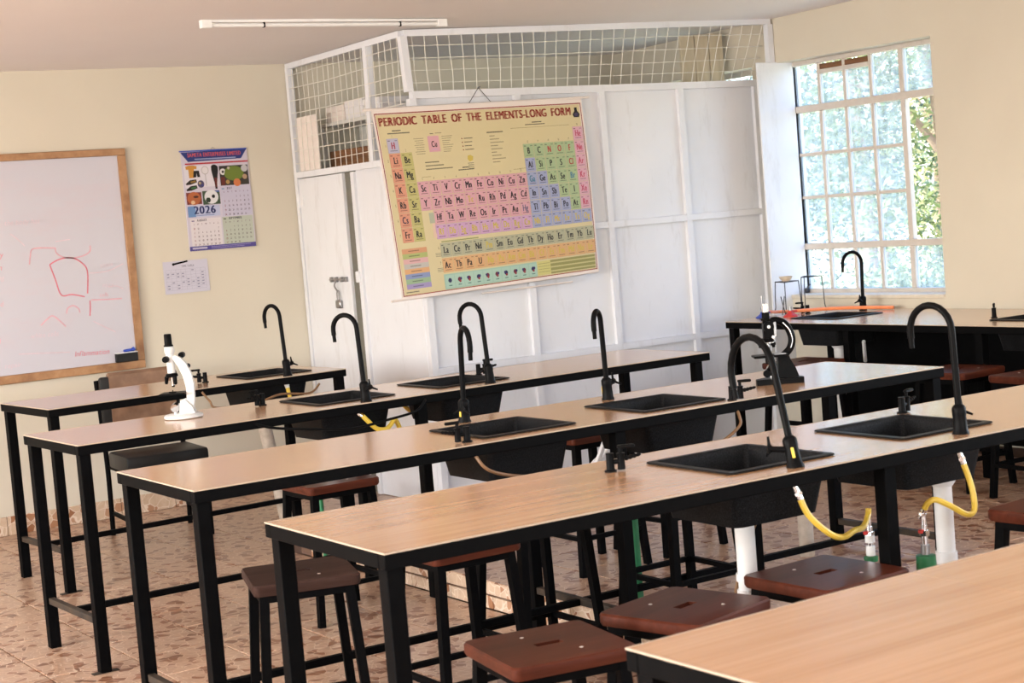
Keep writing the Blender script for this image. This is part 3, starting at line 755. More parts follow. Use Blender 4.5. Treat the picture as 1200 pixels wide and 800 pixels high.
def riser(x, y, z0, z1, r, label, lean=(0, 0)):
    m = MB(); m.cyl((0, 0, 0), (lean[0], lean[1], z1-z0), r, n=12); o = m.build('green_pipe', 'pipe_green', None, (x, y, z0)); tag(o, label, 'pipe', 'green water supply risers')
riser(3.92, 7.0, PZ, .62, .012, 'slanting green pipe in front of the white partition', (-.03, 0))
riser(3.21, 6.76, 0, .44, .011, 'short green pipe seen between the stool legs under the white microscope bench')
riser(3.54, 4.87, PZ, .64, .015, 'green pipe beside the centre leg of the middle bench')
tube_thing('floor_pipe', [(3.62, 7.60, .02), (3.8, 7.62, .02), (4.0, 7.62, .02), (4.45, 7.70, .02)], .016, 'tap_black', 'dark pipe lying on the platform at the foot of the partition', 'pipe')

# ------------------------------------------------------------------ stools
def stool_proto(mat):
    root = empty('stool'); H = .555; hs = .158
    n = 6; o = []
    def ring(h, r, z): return rrect(h, h, r, z, n)
    def slot(z):      # same point count as the outer rings
        out = []
        for p in ring(1, .45, 0):
            a = math.atan2(p[1], p[0]); x = max(-.034, min(.034, .06*math.cos(a))); y = .013*math.sin(a)/max(.3, abs(math.sin(a))) if abs(math.sin(a)) > .3 else .013*math.sin(a)/.3
            out.append((x, y, z))
        return out
    m = MB()
    m.rings([slot(H-.032), slot(H), ring(hs-.004, .02, H), ring(hs, .022, H-.005), ring(hs, .022, H-.024), ring(hs-.004, .02, H-.032)], closed=True)
    m.build('seat', mat, root)
    for x, y in ((-.03, .085), (.045, -.085)):
        m = MB(); m.lathe([(.001, H+.0015), (.004, H+.0012), (.0055, H), (.001, H-.001)], (x, y, 0), 10); m.build('screw', 'pale_screw', root)
    m = MB(); a = .128
    for q in ((-a, a, -a-.011, -a+.011), (-a, a, a-.011, a+.011), (-a-.011, -a+.011, -a, a), (a-.011, a+.011, -a, a)): m.bbox(*q, H-.056, H-.033, .002)
    m.build('seat_frame', 'black_steel', root)
    b = .158
    for sx in (-1, 1):
        for sy in (-1, 1):
            m = MB(); m.sq((sx*.125, sy*.125, H-.034), (sx*b, sy*b, 0), .028, w1=.026); m.build('leg', 'black_steel', root)
    t = .152; z = .15
    for q in (((-t, -t, z), (t, -t, z)), ((-t, t, z), (t, t, z)), ((-t, -t, z), (-t, t, z)), ((t, -t, z), (t, t, z))):
        m = MB(); m.sq(*q, .018); m.build('stretcher', 'black_steel', root)
    return root
SGp = 'wooden topped stools with black steel legs'
stools = [  # x, y, floor, rotation, worn, label
 ((2.075, 4.56), 0, -17, 1, 'greyish worn wooden stool at the left, tucked by the middle bench end'),
 ((2.10, 3.265), 0, -9, 0, 'red brown wooden stool at the bottom centre, nearest the camera'),
 ((2.535, 3.30), 0, 15, 0, 'red brown wooden stool with a wide glossy top, second along the near bench'),
 ((3.00, 3.29), 0, 3, 0, 'shiny dark stool with a hand slot below the yellow hoses'),
 ((3.60, 2.98), PZ, 6, 0, 'dark stool with a bluish shine at the right edge of the photo'),
 ((2.59, 4.53), 0, 0, 0, 'stool hidden behind the front edge of the second bench, legs beside the platform step'),
 ((3.573, 4.645), PZ, 0, 0, 'stool pushed under the middle bench, legs seen left of the near white drain pipe'),
 ((3.035, 4.76), 0, 0, 0, 'stool pushed under the middle bench left of its centre legs, seat in shade'),
 ((3.83, 5.57), PZ, 0, 0, 'stool behind the middle bench, legs seen below the bulky gas tap'),
 ((4.25, 5.60), PZ, 4, 0, 'stool behind the middle bench, farther right of its neighbour'),
 ((2.95, 6.13), 0, 0, 0, 'stool between the middle bench and the white microscope bench'),
 ((5.93, 5.04), PZ, -3, 0, 'dark red stool at the right edge, tucked by the window bench'),
 ((5.95, 5.53), PZ, 4, 0, 'dark red stool behind the right faucet, tucked by the window bench'),
 ((5.98, 6.62), PZ, 0, 0, 'dark stool tucked by the window bench behind the black microscope'),
]
pa, pb = stool_proto('mahogany'), stool_proto('worn_mahogany')
used = {}
for (p, fz, rot, worn, lab) in stools:
    src = pb if worn else pa
    s = src if not used.get(worn) else copy_tree(src); used[worn] = 1
    s.location = (*p, fz); s.rotation_euler = (0, 0, R(rot)); tag(s, lab, 'stool', SGp)

# ------------------------------------------------------------------ chair behind the short bench
ch = tag(empty('chair', (3.15, 8.60, 0), (0, 0, R(-5))), 'black cushioned chair with brown leather back by the whiteboard wall', 'chair')
m = MB(); m.bbox(-.235, .205, -.27, .10, .385, .472, .016, seg=2); m.build('seat', 'seat_black', ch)
for sx in (-1, 1):
    m = MB(); m.tube(smooth_path([(sx*.195, -.22, 0), (sx*.195, -.215, .25), (sx*.190, -.19, .39)], 3), .013, 8); m.build('leg', 'black_steel', ch)
    m = MB(); m.tube(smooth_path([(sx*.215, .24, 0), (sx*.215, .22, .3), (sx*.215, .235, .5), (sx*.215, .29, .84)], 4), .014, 8); m.build('back_post', 'black_steel', ch)
m = MB(); m.bbox(-.215, .215, .215, .255, .50, .86, .014, seg=2); m.build('backrest', 'seat_black', ch)
m = MB(); rg = []
for i in range(9):
    x = -.165+.355*i/8; w = .006*math.sin(i*2.1)
    rg.append([(x, .195+w, .50), (x, .200+w*.5, .70), (x, .205, .865), (x, .232, .880), (x, .262, .868), (x, .265, .50)])
m.rings(rg); m.build('leather_cover', 'leather', ch)
for sx in (-.205, .205):
    m = MB(); m.sq((sx, -.2, .12), (sx, .22, .12), .018); m.sq((sx, -.2, .376), (sx, .22, .376), .018); m.build('stretcher', 'black_steel', ch)

# ------------------------------------------------------------------ microscopes (local +x is to the photo's right)
ms = tag(empty('microscope', (2.475, 6.41, .85), (0, 0, -YAW)), 'white compound microscope standing alone on the bench at the left', 'microscope', 'microscopes on the benches')
m = MB(); m.lathe([(.001, 0), (.068, 0), (.077, .004), (.078, .012), (.072, .017), (.060, .020), (.001, .021)], n=36); m.v = [(x, y*.95, z) for x, y, z in m.v]; m.build('base', 'microscope_white', ms)
m = MB()
for sy in (-1, 1):
    pts = [(-.012, sy*.017, .018), (.052, sy*.017, .018), (.040, sy*.017, .05), (.012, sy*.017, .078), (-.004, sy*.017, .072)]
    m.prism(pts, (0, sy*.007, 0))
m.build('fork', 'microscope_white', ms)
m = MB(); rg = []
for x, z, w, d in ((.030, .030, .030, .026), (.037, .080, .031, .026), (.038, .130, .032, .026), (.030, .175, .033, .026), (.014, .215, .032, .026), (-.004, .240, .028, .026), (-.020, .252, .020, .024)):
    dx = w/2; rg.append([(x-dx, -d/2, z-.3*dx), (x+dx, -d/2, z+.3*dx), (x+dx, d/2, z+.3*dx), (x-dx, d/2, z-.3*dx)])
m.rings(rg); m.build('arm', 'microscope_white', ms)
m = MB(); m.cyl((-.032, 0, .185), (-.032, 0, .262), .016, n=18); m.lathe([(.017, .262), (.020, .266), (.020, .288), (.015, .292)], (-.032, 0, 0), 18); m.build('tube', 'microscope_white', ms)
m = MB(); m.lathe([(.019, .292), (.019, .297), (.0155, .299), (.0150, .338), (.013, .342), (.001, .342)], (-.034, 0, 0), 18); m.build('eyepiece', 'microscope_black', ms)
m = MB(); m.lathe([(.001, .185), (.022, .183), (.026, .173), (.020, .168), (.001, .168)], (-.032, 0, 0), 18); np_ = m.build('nosepiece', 'microscope_black', ms)
for q, (dx, dy, ln) in enumerate(((.002, 0, .035), (-.022, .006, .022), (.014, -.014, .024))):
    m = MB(); m.cyl((-.032+dx, dy, .170), (-.032+dx*1.15, dy*1.3, .170-ln), .009, .007, 12); m.cyl((-.032+dx*1.15, dy*1.3, .170-ln), (-.032+dx*1.2, dy*1.35, .163-ln), .008, .005, 12); m.build('objective', 'chrome' if q == 0 else 'microscope_black', np_)
m = MB(); m.bbox(-.082, .022, -.045, .045, .098, .106, .002); m.bbox(-.050, -.020, -.008, .008, .106, .110, .001); m.build('stage', 'microscope_black', ms)
m = MB(); m.cyl((-.035, 0, .107), (-.030, -.018, .120), .002, n=6); m.build('slide_clip', 'chrome', ms)
for (x, z, r, y) in ((-.045, .242, .013, -.030), (.010, .252, .012, .034), (.030, .206, .010, .03)):
    m = MB(); m.cyl((x, -.012 if y < 0 else .012, z), (x, y*1.25, z), r, n=16); m.build('focus_knob', 'microscope_black', ms)
m = MB(); m.cyl((-.03, -.012, .042), (-.026, .012, .050), .018, n=16); m.cyl((-.03, 0, .02), (-.028, 0, .04), .006, n=8); m.build('mirror', 'chrome', ms)

mb_ = tag(empty('microscope', (4.185, 4.775, .85), (0, 0, -YAW)), 'black brass fitted microscope with chrome eyepiece on the middle bench', 'microscope', 'microscopes on the benches')
m = MB(); m.prism([(-.088, -.052, 0), (.088, -.052, 0), (.088, -.022, 0), (.050, .045, 0), (-.020, .045, 0), (-.088, -.022, 0)], (0, 0, .022)); m.build('base', 'microscope_black', mb_)
m = MB(); rg = [[(x-a, -b, z), (x+a, -b, z), (x+a, b, z), (x-a, b, z)] for x, z, a, b in ((.035, .022, .040, .026), (.032, .055, .032, .024), (.024, .085, .024, .022), (.020, .108, .020, .022))]
m.rings(rg); m.build('pillar', 'microscope_black', mb_)
m = MB(); P = smooth_path([(.022, 0, .10), (.050, 0, .125), (.060, 0, .160), (.052, 0, .195), (.034, 0, .222), (.005, 0, .235), (-.012, 0, .232)], 5)
m.tube(P, [.014]*len(P), 10); m.v = [(x, y*1.0, z) for x, y, z in m.v]; m.build('arm', 'microscope_black', mb_)
m = MB(); P = smooth_path([(.052, -.014, .13), (.060, -.014, .160), (.050, -.014, .198), (.028, -.014, .226)], 4); m.tube(P, .003, 6); m.build('arm_trim', 'chrome', mb_)
m = MB(); m.bbox(-.046, -.008, -.017, .017, .165, .242, .003); m.bbox(-.052, -.030, -.019, .019, .238, .246, .002); m.build('tube_housing', 'microscope_black', mb_)
m = MB(); m.bbox(-.008, .004, -.013, .013, .172, .236, .002); m.build('rack', 'steel', mb_)
m = MB(); m.cyl((-.032, 0, .242), (-.032, 0, .268), .0145, n=18); m.build('draw_tube', 'microscope_black', mb_)
m = MB(); m.lathe([(.0115, .268), (.0115, .292), (.0125, .293), (.0125, .300), (.001, .300)], (-.032, 0, 0), 18); m.build('eyepiece', 'chrome', mb_)
m = MB(); m.cyl((-.028, -.017, .215), (-.028, -.034, .215), .020, n=20); m.build('focus_knob', 'microscope_black', mb_)
m = MB(); m.cyl((-.028, -.034, .215), (-.028, -.037, .215), .006, n=12); m.build('knob_cap', 'lampshade_white', mb_)
m = MB(); m.cyl((-.012, -.020, .175), (-.012, -.027, .175), .006, n=12); m.build('screw_cap', 'lampshade_white', mb_)
m = MB(); m.lathe([(.001, .172), (.020, .170), (.030, .160), (.026, .152), (.001, .152)], (-.034, 0, 0), 20); np_ = m.build('nosepiece', 'microscope_black', mb_)
m = MB(); P = [(-.034+.030*math.cos(R(a)), .030*math.sin(R(a)), .1555) for a in range(190, 351, 16)]; m.tube(P, .0028, 6); m.build('nosepiece_ring', 'chrome', np_)
for dx, dy, ln, mt in ((.002, -.004, .040, 'steel'), (.022, 0, .020, 'microscope_black'), (-.022, .004, .020, 'microscope_black')):
    m = MB(); m.cyl((-.034+dx, dy, .155), (-.034+dx*1.1, dy, .155-ln*.6), .010, n=12); m.cyl((-.034+dx*1.1, dy, .155-ln*.6), (-.034+dx*1.15, dy, .155-ln), .007, .005, 12); m.build('objective', mt, np_)
m = MB(); m.bbox(-.090, .040, -.040, .040, .100, .109, .002); m.build('stage', 'microscope_black', mb_)
m = MB(); m.bbox(-.014, .030, -.035, .02, .109, .113, .001); m.build('slide_plate', 'steel', mb_)
m = MB(); m.cyl((-.030, 0, .098), (-.030, 0, .075), .014, n=14); m.build('condenser', 'microscope_black', mb_)
m = MB(); m.cyl((-.030, -.010, .045), (-.022, .012, .055), .018, n=18); m.cyl((-.025, 0, .022), (-.025, 0, .045), .005, n=8); m.build('mirror', 'chrome', mb_)
m = MB(); m.cyl((-.045, -.03, .040), (-.045, -.018, .040), .014, n=16); m.build('lower_knob', 'microscope_black', mb_)

# ------------------------------------------------------------------ things on the window bench
def tripod(x, y, h, w, rz, label, splay=1.12):
    root = tag(empty('tripod_stand', (x, y, .85), (0, 0, rz)), label, 'tripod', 'wire tripods on the window bench')
    P = [(w*math.cos(R(90+120*k)), w*math.sin(R(90+120*k)), h) for k in range(3)]
    m = MB()
    for a, b in ((0, 1), (1, 2), (2, 0)): m.cyl(P[a], P[b], .0032, n=6)
    m.build('top_ring', 'dark_wire', root)
    for p in P:
        m = MB(); m.tube(smooth_path([p, (p[0]*splay*.97, p[1]*splay*.97, h*.5), (p[0]*splay, p[1]*splay, .03), (p[0]*splay*1.15, p[1]*splay*1.15, .003)], 4), .0030, 6); m.build('leg', 'dark_wire', root)
    return root
tripod(6.63, 7.44, .185, .078, R(12), 'wire tripod carrying a small clay dish, left of its pair')
tripod(6.81, 7.44, .200, .074, R(-20), 'taller bare wire tripod beside the window corner')
m = MB(); m.lathe([(.001, .0), (.020, .0), (.034, .014), (.040, .028), (.037, .028), (.031, .016), (.018, .005), (.001, .004)], n=18); tag(m.build('crucible_dish', 'clay', None, (6.63, 7.44, 1.0385)), 'small grey clay dish on the left tripod', 'dish')
m = MB(); m.cyl((-.012, 0, .004), (.012, 0, .11), .003, n=6); m.cyl((.012, 0, .004), (-.012, .004, .11), .003, n=6)
tag(m.build('tongs', 'dark_wire', None, (6.50, 7.33, .851)), 'pair of thin dark tongs standing open in front of the tripods', 'tongs')
def burner(x, y, mat, label, tube=True):
    root = tag(empty('gas_burner', (x, y, .85)), label, 'burner', 'small gas burners')
    m = MB(); m.lathe([(.001, 0), (.040, 0), (.041, .005), (.030, .012), (.016, .022), (.012, .034), (.001, .034)], n=20); m.build('base', mat, root)
    if tube:
        m = MB(); m.cyl((0, 0, .034), (0, 0, .125), .0065, n=12); m.cyl((0, 0, .045), (0, 0, .062), .010, n=12); m.build('burner_tube', 'steel', root)
    else:
        m = MB(); m.cyl((0, 0, .034), (0, 0, .055), .009, n=12); m.build('burner_tube', 'steel', root)
    m = MB(); m.cyl((.01, 0, .026), (.045, -.012, .028), .006, n=8); m.build('inlet', mat, root)
burner(6.375, 7.37, 'blue_paint', 'gas burner with blue base at the left end of the window bench')
burner(6.46, 7.23, 'red_paint', 'gas burner with red base in front of the tripods', False)
tube_thing('gas_hose', [(6.42, 7.36, .88), (6.50, 7.38, .872), (6.62, 7.36, .865), (6.70, 7.38, .863)], .009, 'hose_orange', 'short orange hose leaving the blue burner', 'hose', 'orange burner hoses')
tube_thing('gas_hose', [(6.50, 7.22, .878), (6.60, 7.20, .875), (6.68, 7.18, .872), (6.76, 7.10, .870), (6.80, 6.98, .869), (6.86, 6.90, .864), (6.88, 6.84, .862)], .010, 'hose_orange', 'long orange hose lying behind the window sink', 'hose', 'orange burner hoses')

# ------------------------------------------------------------------ fluorescent batten
fa, fb = Vector((3.217, 7.562, zc(3.217, 7.562))), Vector((4.531, 7.587, zc(4.531, 7.587)))
fl = tag(empty('fluorescent_lamp', tuple(fa.lerp(fb, .5)), (0, 0, math.atan2(fb.y-fa.y, fb.x-fa.x))), 'unlit slim fluorescent tube lamp on the ceiling', 'lamp')
L = (fb-fa).length/2
m = MB(); m.bbox(-L, L, -.012, .012, -.014, 0, .002); m.build('batten', 'lampshade_white', fl)
m = MB(); m.cyl((-L+.03, 0, -.027), (L-.03, 0, -.027), .010, n=14); m.build('tube', 'lampshade_white', fl)
for s in (-1, 1):
    m = MB(); m.bbox(s*L-.028, s*L+.028, -.016, .016, -.041, -.001, .003); m.build('end_cap', 'lampshade_white', fl)
for x in (-.45*L*1.2, .62*L):
    m = MB(); m.bbox(x-.004, x+.004, -.012, .012, -.039, -.014, .002); m.build('clip', 'tap_ink', fl)

# ------------------------------------------------------------------ store behind the partition
sh = tag(empty('storage_shelf', (4.75, 8.87, PB)), 'grey shelf inside the store seen through the side mesh', 'shelf')
for z in (.9, 1.40, 1.888, 2.163):
    m = MB(); m.bbox(-.14, .14, -.36, .37, z, z+.022, .003); m.build('board', 'shelf_grey', sh)
for x in (-.13, .13):
    for y in (-.35, .36):
        m = MB(); m.bbox(x-.011, x+.011, y-.011, y+.011, 0, 2.162, .002); m.build('upright', 'shelf_grey', sh)
m = MB(); m.bbox(.125, .14, -.34, .35, 1.912, 2.16, .002); m.build('back_board', 'shelf_grey', sh)
def carton(p, s, mat, label, grp=None):
    root = tag(empty('carton', p), label, 'box', grp)
    m = MB(); m.bbox(-s[0]/2, s[0]/2, -s[1]/2, s[1]/2, 0, s[2]*.62, .003); m.build('body', mat, root)
    m = MB(); m.bbox(-s[0]/2-.002, s[0]/2+.002, -s[1]/2-.002, s[1]/2+.002, s[2]*.62, s[2], .003); m.build('lid', mat, root)
GC = 'boxes stored behind the wire mesh'
carton((4.74, 9.09, PB+2.1855), (.20, .23, .095), 'pinkish_board', 'pinkish box on the store shelf, left of its row', GC)
carton((4.74, 8.85, PB+2.1855), (.20, .22, .11), 'white_board', 'white box on the store shelf, middle of its row', GC)
carton((4.74, 8.63, PB+2.1855), (.20, .20, .095), 'white_board', 'white box on the store shelf nearest the chart corner', GC)
root = tag(empty('brown_carton', (4.72, 8.88, PB+1.9105)), 'brown box on the lower store shelf behind the side mesh', 'box')
m = MB(); m.bbox(-.09, .09, -.31, .31, 0, .105, .003); m.build('body', 'brown_board', root)
for y in (-.2, .0, .2):
    m = MB(); m.bbox(-.094, -.0895, y-.05, y+.05, .02, .085, .001); m.build('panel', 'brown_board', root)
GP = 'pale planks leaning in the store'
for i in range(3):
    m = MB(); m.bbox(-.053, .053, -.012, .012, 0, 2.565-.004*i, .003)
    o = m.build('plank', 'pale_planks', None, (6.855-.112*i, 8.2, PB), 0)
    tag(o, ['pale plank in the store, rightmost of three', 'pale plank in the store, middle of three', 'pale plank in the store, leftmost of three'][i], 'plank', GP)

# ================================================================== PRINTED SHEETS
def lin(c): return tuple(((x/12.92) if x <= .04045 else ((x+.055)/1.055)**2.4) for x in c)
class Ink(MB):
    """flat print on a sheet: surf(u, v, layer) gives the point; w, h are its size in metres"""
    def __init__(s, surf, w, h):
        super().__init__(); s.c = []; s.S = surf; s.w = w; s.h = h
    def quads(s, pts, faces, col, layer):
        k = len(s.v); s.v += [tuple(s.S(u, v, layer)) for u, v in pts]; g_ = sum(col)/3; col = lin(tuple((x*.88+g_*.12)*.96 for x in col))
        for f in faces: s.f.append(tuple(i+k for i in f)); s.mi.append(0); s.c.append(col)
    def rect(s, u0, v0, u1, v1, col, layer=1, step=.13):
        nu = max(1, int(abs(u1-u0)/step)); nv = max(1, int(abs(v1-v0)/step))
        pts = [(u0+(u1-u0)*i/nu, v0+(v1-v0)*j/nv) for j in range(nv+1) for i in range(nu+1)]
        s.quads(pts, [(j*(nu+1)+i, j*(nu+1)+i+1, (j+1)*(nu+1)+i+1, (j+1)*(nu+1)+i) for j in range(nv) for i in range(nu)], col, layer)
    def poly2(s, pts, col, layer=1): s.quads(pts, [tuple(range(len(pts)))], col, layer)
    def disc(s, u, v, ru, rv, col, layer=1, n=14, rot=0):
        P = []
        for i in range(n):
            a = 2*math.pi*i/n; x, y = ru*math.cos(a), rv*math.sin(a)
            P.append((u+x*math.cos(rot)-y*math.sin(rot), v+x*math.sin(rot)+y*math.cos(rot)))
        s.poly2(P, col, layer)
    def text(s, t, u, v, h, col, layer=2, sx=.8, bold=.02, anchor='c', fit=None, space=.32):
        V, F, w = text2d(t, h/.70, sx, .10, bold, space)
        if fit:
            k = fit*s.w/w; V = [(x*k, y) for x, y in V]; w *= k
        off = {'c': -w/2, 'l': 0, 'r': -w}[anchor]
        s.quads([(u+(x+off)/s.w, v-y/s.h) for x, y in V], F, col, layer)
    def strip(s, u, v, w, col, th=.0035, layer=2): s.rect(u, v, u+w, v+th, col, layer, 9)

# ---- periodic chart
TL, TR, BR, BL = Vector((4.27, 7.935, 2.145)), Vector((5.615, 7.935, 2.160)), Vector((5.640, 7.925, 1.200)), Vector((4.340, 7.905, 1.160))
chart = tag(empty('periodic_table_chart', (4.95, 7.935, 1.66)), 'large yellow wall chart of the periodic table hanging by a string on the white partition', 'poster')
co = Vector((4.95, 7.935, 1.66))
def cs(u, v, layer):
    p = TL.lerp(TR, u).lerp(BL.lerp(BR, u), v)
    return p+Vector((0, -.012*math.sin(math.pi*v)-.010*math.sin(math.pi*u)-.0007*layer, 0))-co
P = Ink(cs, 1.33, .97)
cream = (.85, .79, .60)
P.rect(-.005, -.022, 1.006, 1.012, (.93, .88, .85), 0, .06)
P.rect(.010, .012, .990, .992, cream, 1, .06)
for q in ((.004, .004, .996, .010), (.004, .992, .998, .997), (.004, .004, .0075, .997), (.9945, .004, .998, .997)): P.rect(*q, (.62, .20, .18), 1.6, .06)
red = (.60, .11, .09)
P.text('PERIODIC TABLE OF THE ELEMENTS-LONG FORM', .018, .073, .045, red, 2, .62, .07, 'l', fit=.922, space=.62)
P.poly2([(.962, .03), (.976, .03), (.976, .05), (.988, .07), (.982, .088), (.956, .088), (.950, .07), (.962, .05)], (.10, .09, .10), 2)
P.disc(.969, .072, .010, .011, (.25, .2, .35), 2.6)
grey = (.42, .40, .33); ink = (.12, .11, .14)
sal, olv, pnk, grn, blu, nob, mau = (.87, .58, .46), (.76, .73, .43), (.86, .63, .67), (.66, .75, .56), (.62, .65, .80), (.86, .65, .72), (.80, .62, .78)
U = lambda g: .064+.0530*(g-1)
Vv = lambda r: .182+.0812*(r-1)
cells = []
def cell(sym, g, r, col, tc=ink): cells.append((sym, U(g), Vv(r), col, tc))
cell('H', 1, 1, (.72, .70, .80), (.70, .18, .25))
for i, s_ in enumerate(('Li', 'Na', 'K', 'Rb', 'Cs', 'Fr')): cell(s_, 1, 2+i, sal, (.10, .10, .30) if s_ == 'Cs' else ink)
for i, s_ in enumerate(('Be', 'Mg', 'Ca', 'Sr', 'Ba', 'Ra')): cell(s_, 2, 2+i, olv)
rows = [('Sc Ti V Cr Mn Fe Co Ni Cu Zn', 4), ('Y Zr Nb Mo Tc Ru Rh Pd Ag Cd', 5), ('- Hf Ta W Re Os Ir Pt Au Hg', 6), ('- Rf Db Sg Bh Hs Mt Ds Rg Cn', 7)]
out_y = (.84, .74, .30)
for s_, r in rows:
    for i, e in enumerate(s_.split()):
        if e == '-': continue
        cell(e, 3+i, r, mau if r == 7 else pnk, out_y if r == 7 or e == 'Tc' else (.45, .42, .55) if e == 'Hg' else ink)
pb_ = [('B C N O F He', 2), ('Al Si P S Cl Ne', 3), ('Ga Ge As Se Br Ar', 4), ('In Sn Sb Te I Kr', 5), ('Tl Pb Bi Po At Xe', 6), ('Nh Fl Mc Lv Ts Og', 7)]
gas = ['He', 'Ne', 'Ar', 'Kr', 'Xe', 'Rn', 'Og']
green = {'B', 'C', 'N', 'O', 'F', 'Si', 'P', 'S', 'Cl', 'As', 'Se', 'Br', 'Te', 'I', 'At'}
for s_, r in pb_:
    for i, e in enumerate(s_.split()[:5]):
        tc = (.75, .20, .22) if e in ('N', 'O', 'F', 'Cl') else (.25, .50, .62) if e in ('Br', 'Ga') else out_y if r == 7 else ink
        cell(e, 13+i, r, grn if e in green else blu, tc)
for i, e in enumerate(gas): cell(e, 18, 1+i, blu if i == 6 else nob, out_y if i == 6 else (.78, .25, .38))
for i, e in enumerate('La Ce Pr Nd Pm Sm Eu Gd Tb Dy Ho Er Tm Yb Lu'.split()): cells.append((e, .232+.0527*i, .772, (.70, .70, .58), out_y if e == 'Pm' else ink))
for i, e in enumerate('Ac Th Pa U Np Pu Am Cm Bk Cf Es Fm Md No Lr'.split()): cells.append((e, .232+.0527*i, .856, (.88, .68, .46), out_y if i > 3 else ink))
for sym, u, v, col, tc in cells:
    P.rect(u-.0255, v-.0395, u+.0255, v+.0395, tuple(c*.93 for c in col), 2)
    P.rect(u-.0240, v-.0378, u+.0240, v+.0378, col, 2.6)
    P.text(sym, u-.001, v+.017, .036, tc, 3.3, .60, .05)
    P.strip(u-.016, v+.025, .032, tuple(c*.62 for c in col), .0035, 3.3)
    P.strip(u-.021, v-.030, .010, tuple(c*.62 for c in col), .005, 3.3); P.strip(u+.010, v-.030, .011, tuple(c*.7 for c in col), .004, 3.3)
for g in range(1, 19):
    r = 1 if g in (1, 18) else 2 if g == 2 or 13 <= g else 4
    P.text(str(g), U(g), Vv(r)-.047, .012, grey, 2, .7, .0)
for r in range(1, 8): P.text(str(r), .030, Vv(r)+.006, .014, grey, 2, .7, .0)
P.text('6', .198, .765, .016, grey, 2, .7, 0); P.text('7', .198, .850, .016, grey, 2, .7, 0)
for r in (.785, .868):
    for k in range(3): P.strip(.180, r+.008*k, .036, (.55, .52, .42), .003)
# key blocks, small print and the sample cell
P.rect(.224, .142, .276, .230, pnk, 2); P.text('Cu', .250, .203, .032, ink, 3, .6, .03); P.strip(.236, .214, .028, mau, .005, 3)
for k in range(8):
    P.strip(.160+.004*(k % 3), .150+.012*k, .046-.006*(k % 3), (.62, .58, .44)); P.strip(.290, .146+.012*k, .050-.006*(k % 4), (.62, .58, .44))
P.strip(.238, .128, .016, grey); P.strip(.262, .126, .03, (.6, .55, .42))
for k, w in enumerate((.065, .085, .125)): P.strip(.195, .282+.019*k, w, (.50, .47, .36), .006)
for k in range(4): P.disc(.383, .168+.021*k, .003, .004, (.55, .2, .2), 2, 6); P.strip(.392, .165+.021*k, .042-.004*(k % 3), (.52, .48, .38), .005)
P.poly2([(.398, .265), (.412, .262), (.424, .272), (.42, .292), (.404, .298), (.396, .285)], out_y, 2)
for k in range(4): P.strip(.394, .305+.010*k, .028, (.52, .49, .38), .004)
P.strip(.505, .140, .080, (.50, .46, .36), .007)
for k in range(9): P.strip(.516, .162+.0185*k, .026+.05*((k*37) % 5)/5, (.60, .56, .43), .005)
P.strip(.070, .098, .04, grey, .006); P.strip(.048, .112, .10, grey, .006)
P.strip(.735, .098, .05, grey, .006); P.strip(.700, .111, .10, grey, .005)
for q in ((.625, .128, .30), (.64, .36, .04), (.17, .362, .48)): P.strip(q[0], q[1], q[2], (.66, .60, .42), .0025)
P.strip(.365, .325, .034, grey, .006); P.strip(.345, .338, .075, grey, .005)
P.strip(.215, .722, .18, (.58, .62, .36), .006)
for v_, t_ in ((.6, .14),):
    for k in range(5): P.rect(.016, .15+.0-.0*k, .0165, .151, grey, 2)
for k, c in enumerate(((.85, .60, .42), (.68, .72, .42), (.86, .66, .66), (.74, .72, .70), (.88, .66, .44), (.52, .58, .76), (.60, .72, .56), (.62, .56, .76))):
    P.rect(.026, .742+.0275*k, .142, .742+.0275*(k+1), c, 2); P.strip(.055, .753+.0275*k, .05, tuple(x*.68 for x in c), .005, 3)
P.rect(.175, .560, .205, .618, (.70, .72, .62), 2); P.rect(.185, .62, .205, .70, (.88, .74, .66), 2)
P.rect(.205, .905, .672, .990, (.62, .77, .69), 2)
for k in range(10):
    u = .232+.0466*k; P.rect(u-.0215, .913, u+.0215, .983, (.66, .80, .73), 2.5)
    P.disc(u, .942, .009, .013, (.45, .12, .22) if k % 3 else (.14, .14, .36), 3, 10)
    if k: P.disc(u+(.007 if k % 2 else -.006), .938, .005, .008, (.20, .16, .42), 3.4, 8); P.disc(u+.002, .953, .005, .007, (.62, .18, .22), 3.5, 8)
    P.strip(u-.008, .968, .016, (.35, .48, .45), .005, 3)
P.rect(.675, .905, .745, .985, (.83, .80, .48), 2)
for k in range(4): P.strip(.68, .918+.016*k, .06, (.64, .62, .36), .003, 3)
P.rect(.745, .905, .990, .985, (.60, .59, .33), 2)
for k in range(3): P.rect(.745, .918+.024*k, .990, .926+.024*k, (.80, .77, .52), 3)
P.strip(.02, .975, .06, grey, .005)
P.build('printed_sheet', 'print', chart, smooth=False)
def cbuild(m, name, mat): m.v = [tuple(Vector(v)-co) for v in m.v]; return m.build(name, mat, chart)
m = MB(); m.cyl((4.215, 7.938, 2.163), (5.68, 7.938, 2.186), .007, n=10); cbuild(m, 'top_rod', 'pinkish_board')
m = MB(); m.cyl((4.27, 7.905, 1.145), (5.64, 7.926, 1.188), .006, n=10); cbuild(m, 'bottom_rod', 'pinkish_board')
m = MB(); m.cyl((4.85, 7.930, 1.135), (5.46, 7.93, 1.145), .005, n=8); cbuild(m, 'loose_strip', 'pinkish_board')
m = MB()
for x in (4.87, 5.02): m.cyl((4.945, 7.945, 2.262), (x, 7.938, 2.175), .0018, n=5)
cbuild(m, 'string', 'tap_ink')
m = MB(); m.cyl((4.945, 7.95, 2.262), (4.945, 7.925, 2.266), .004, n=6); cbuild(m, 'nail', 'steel')

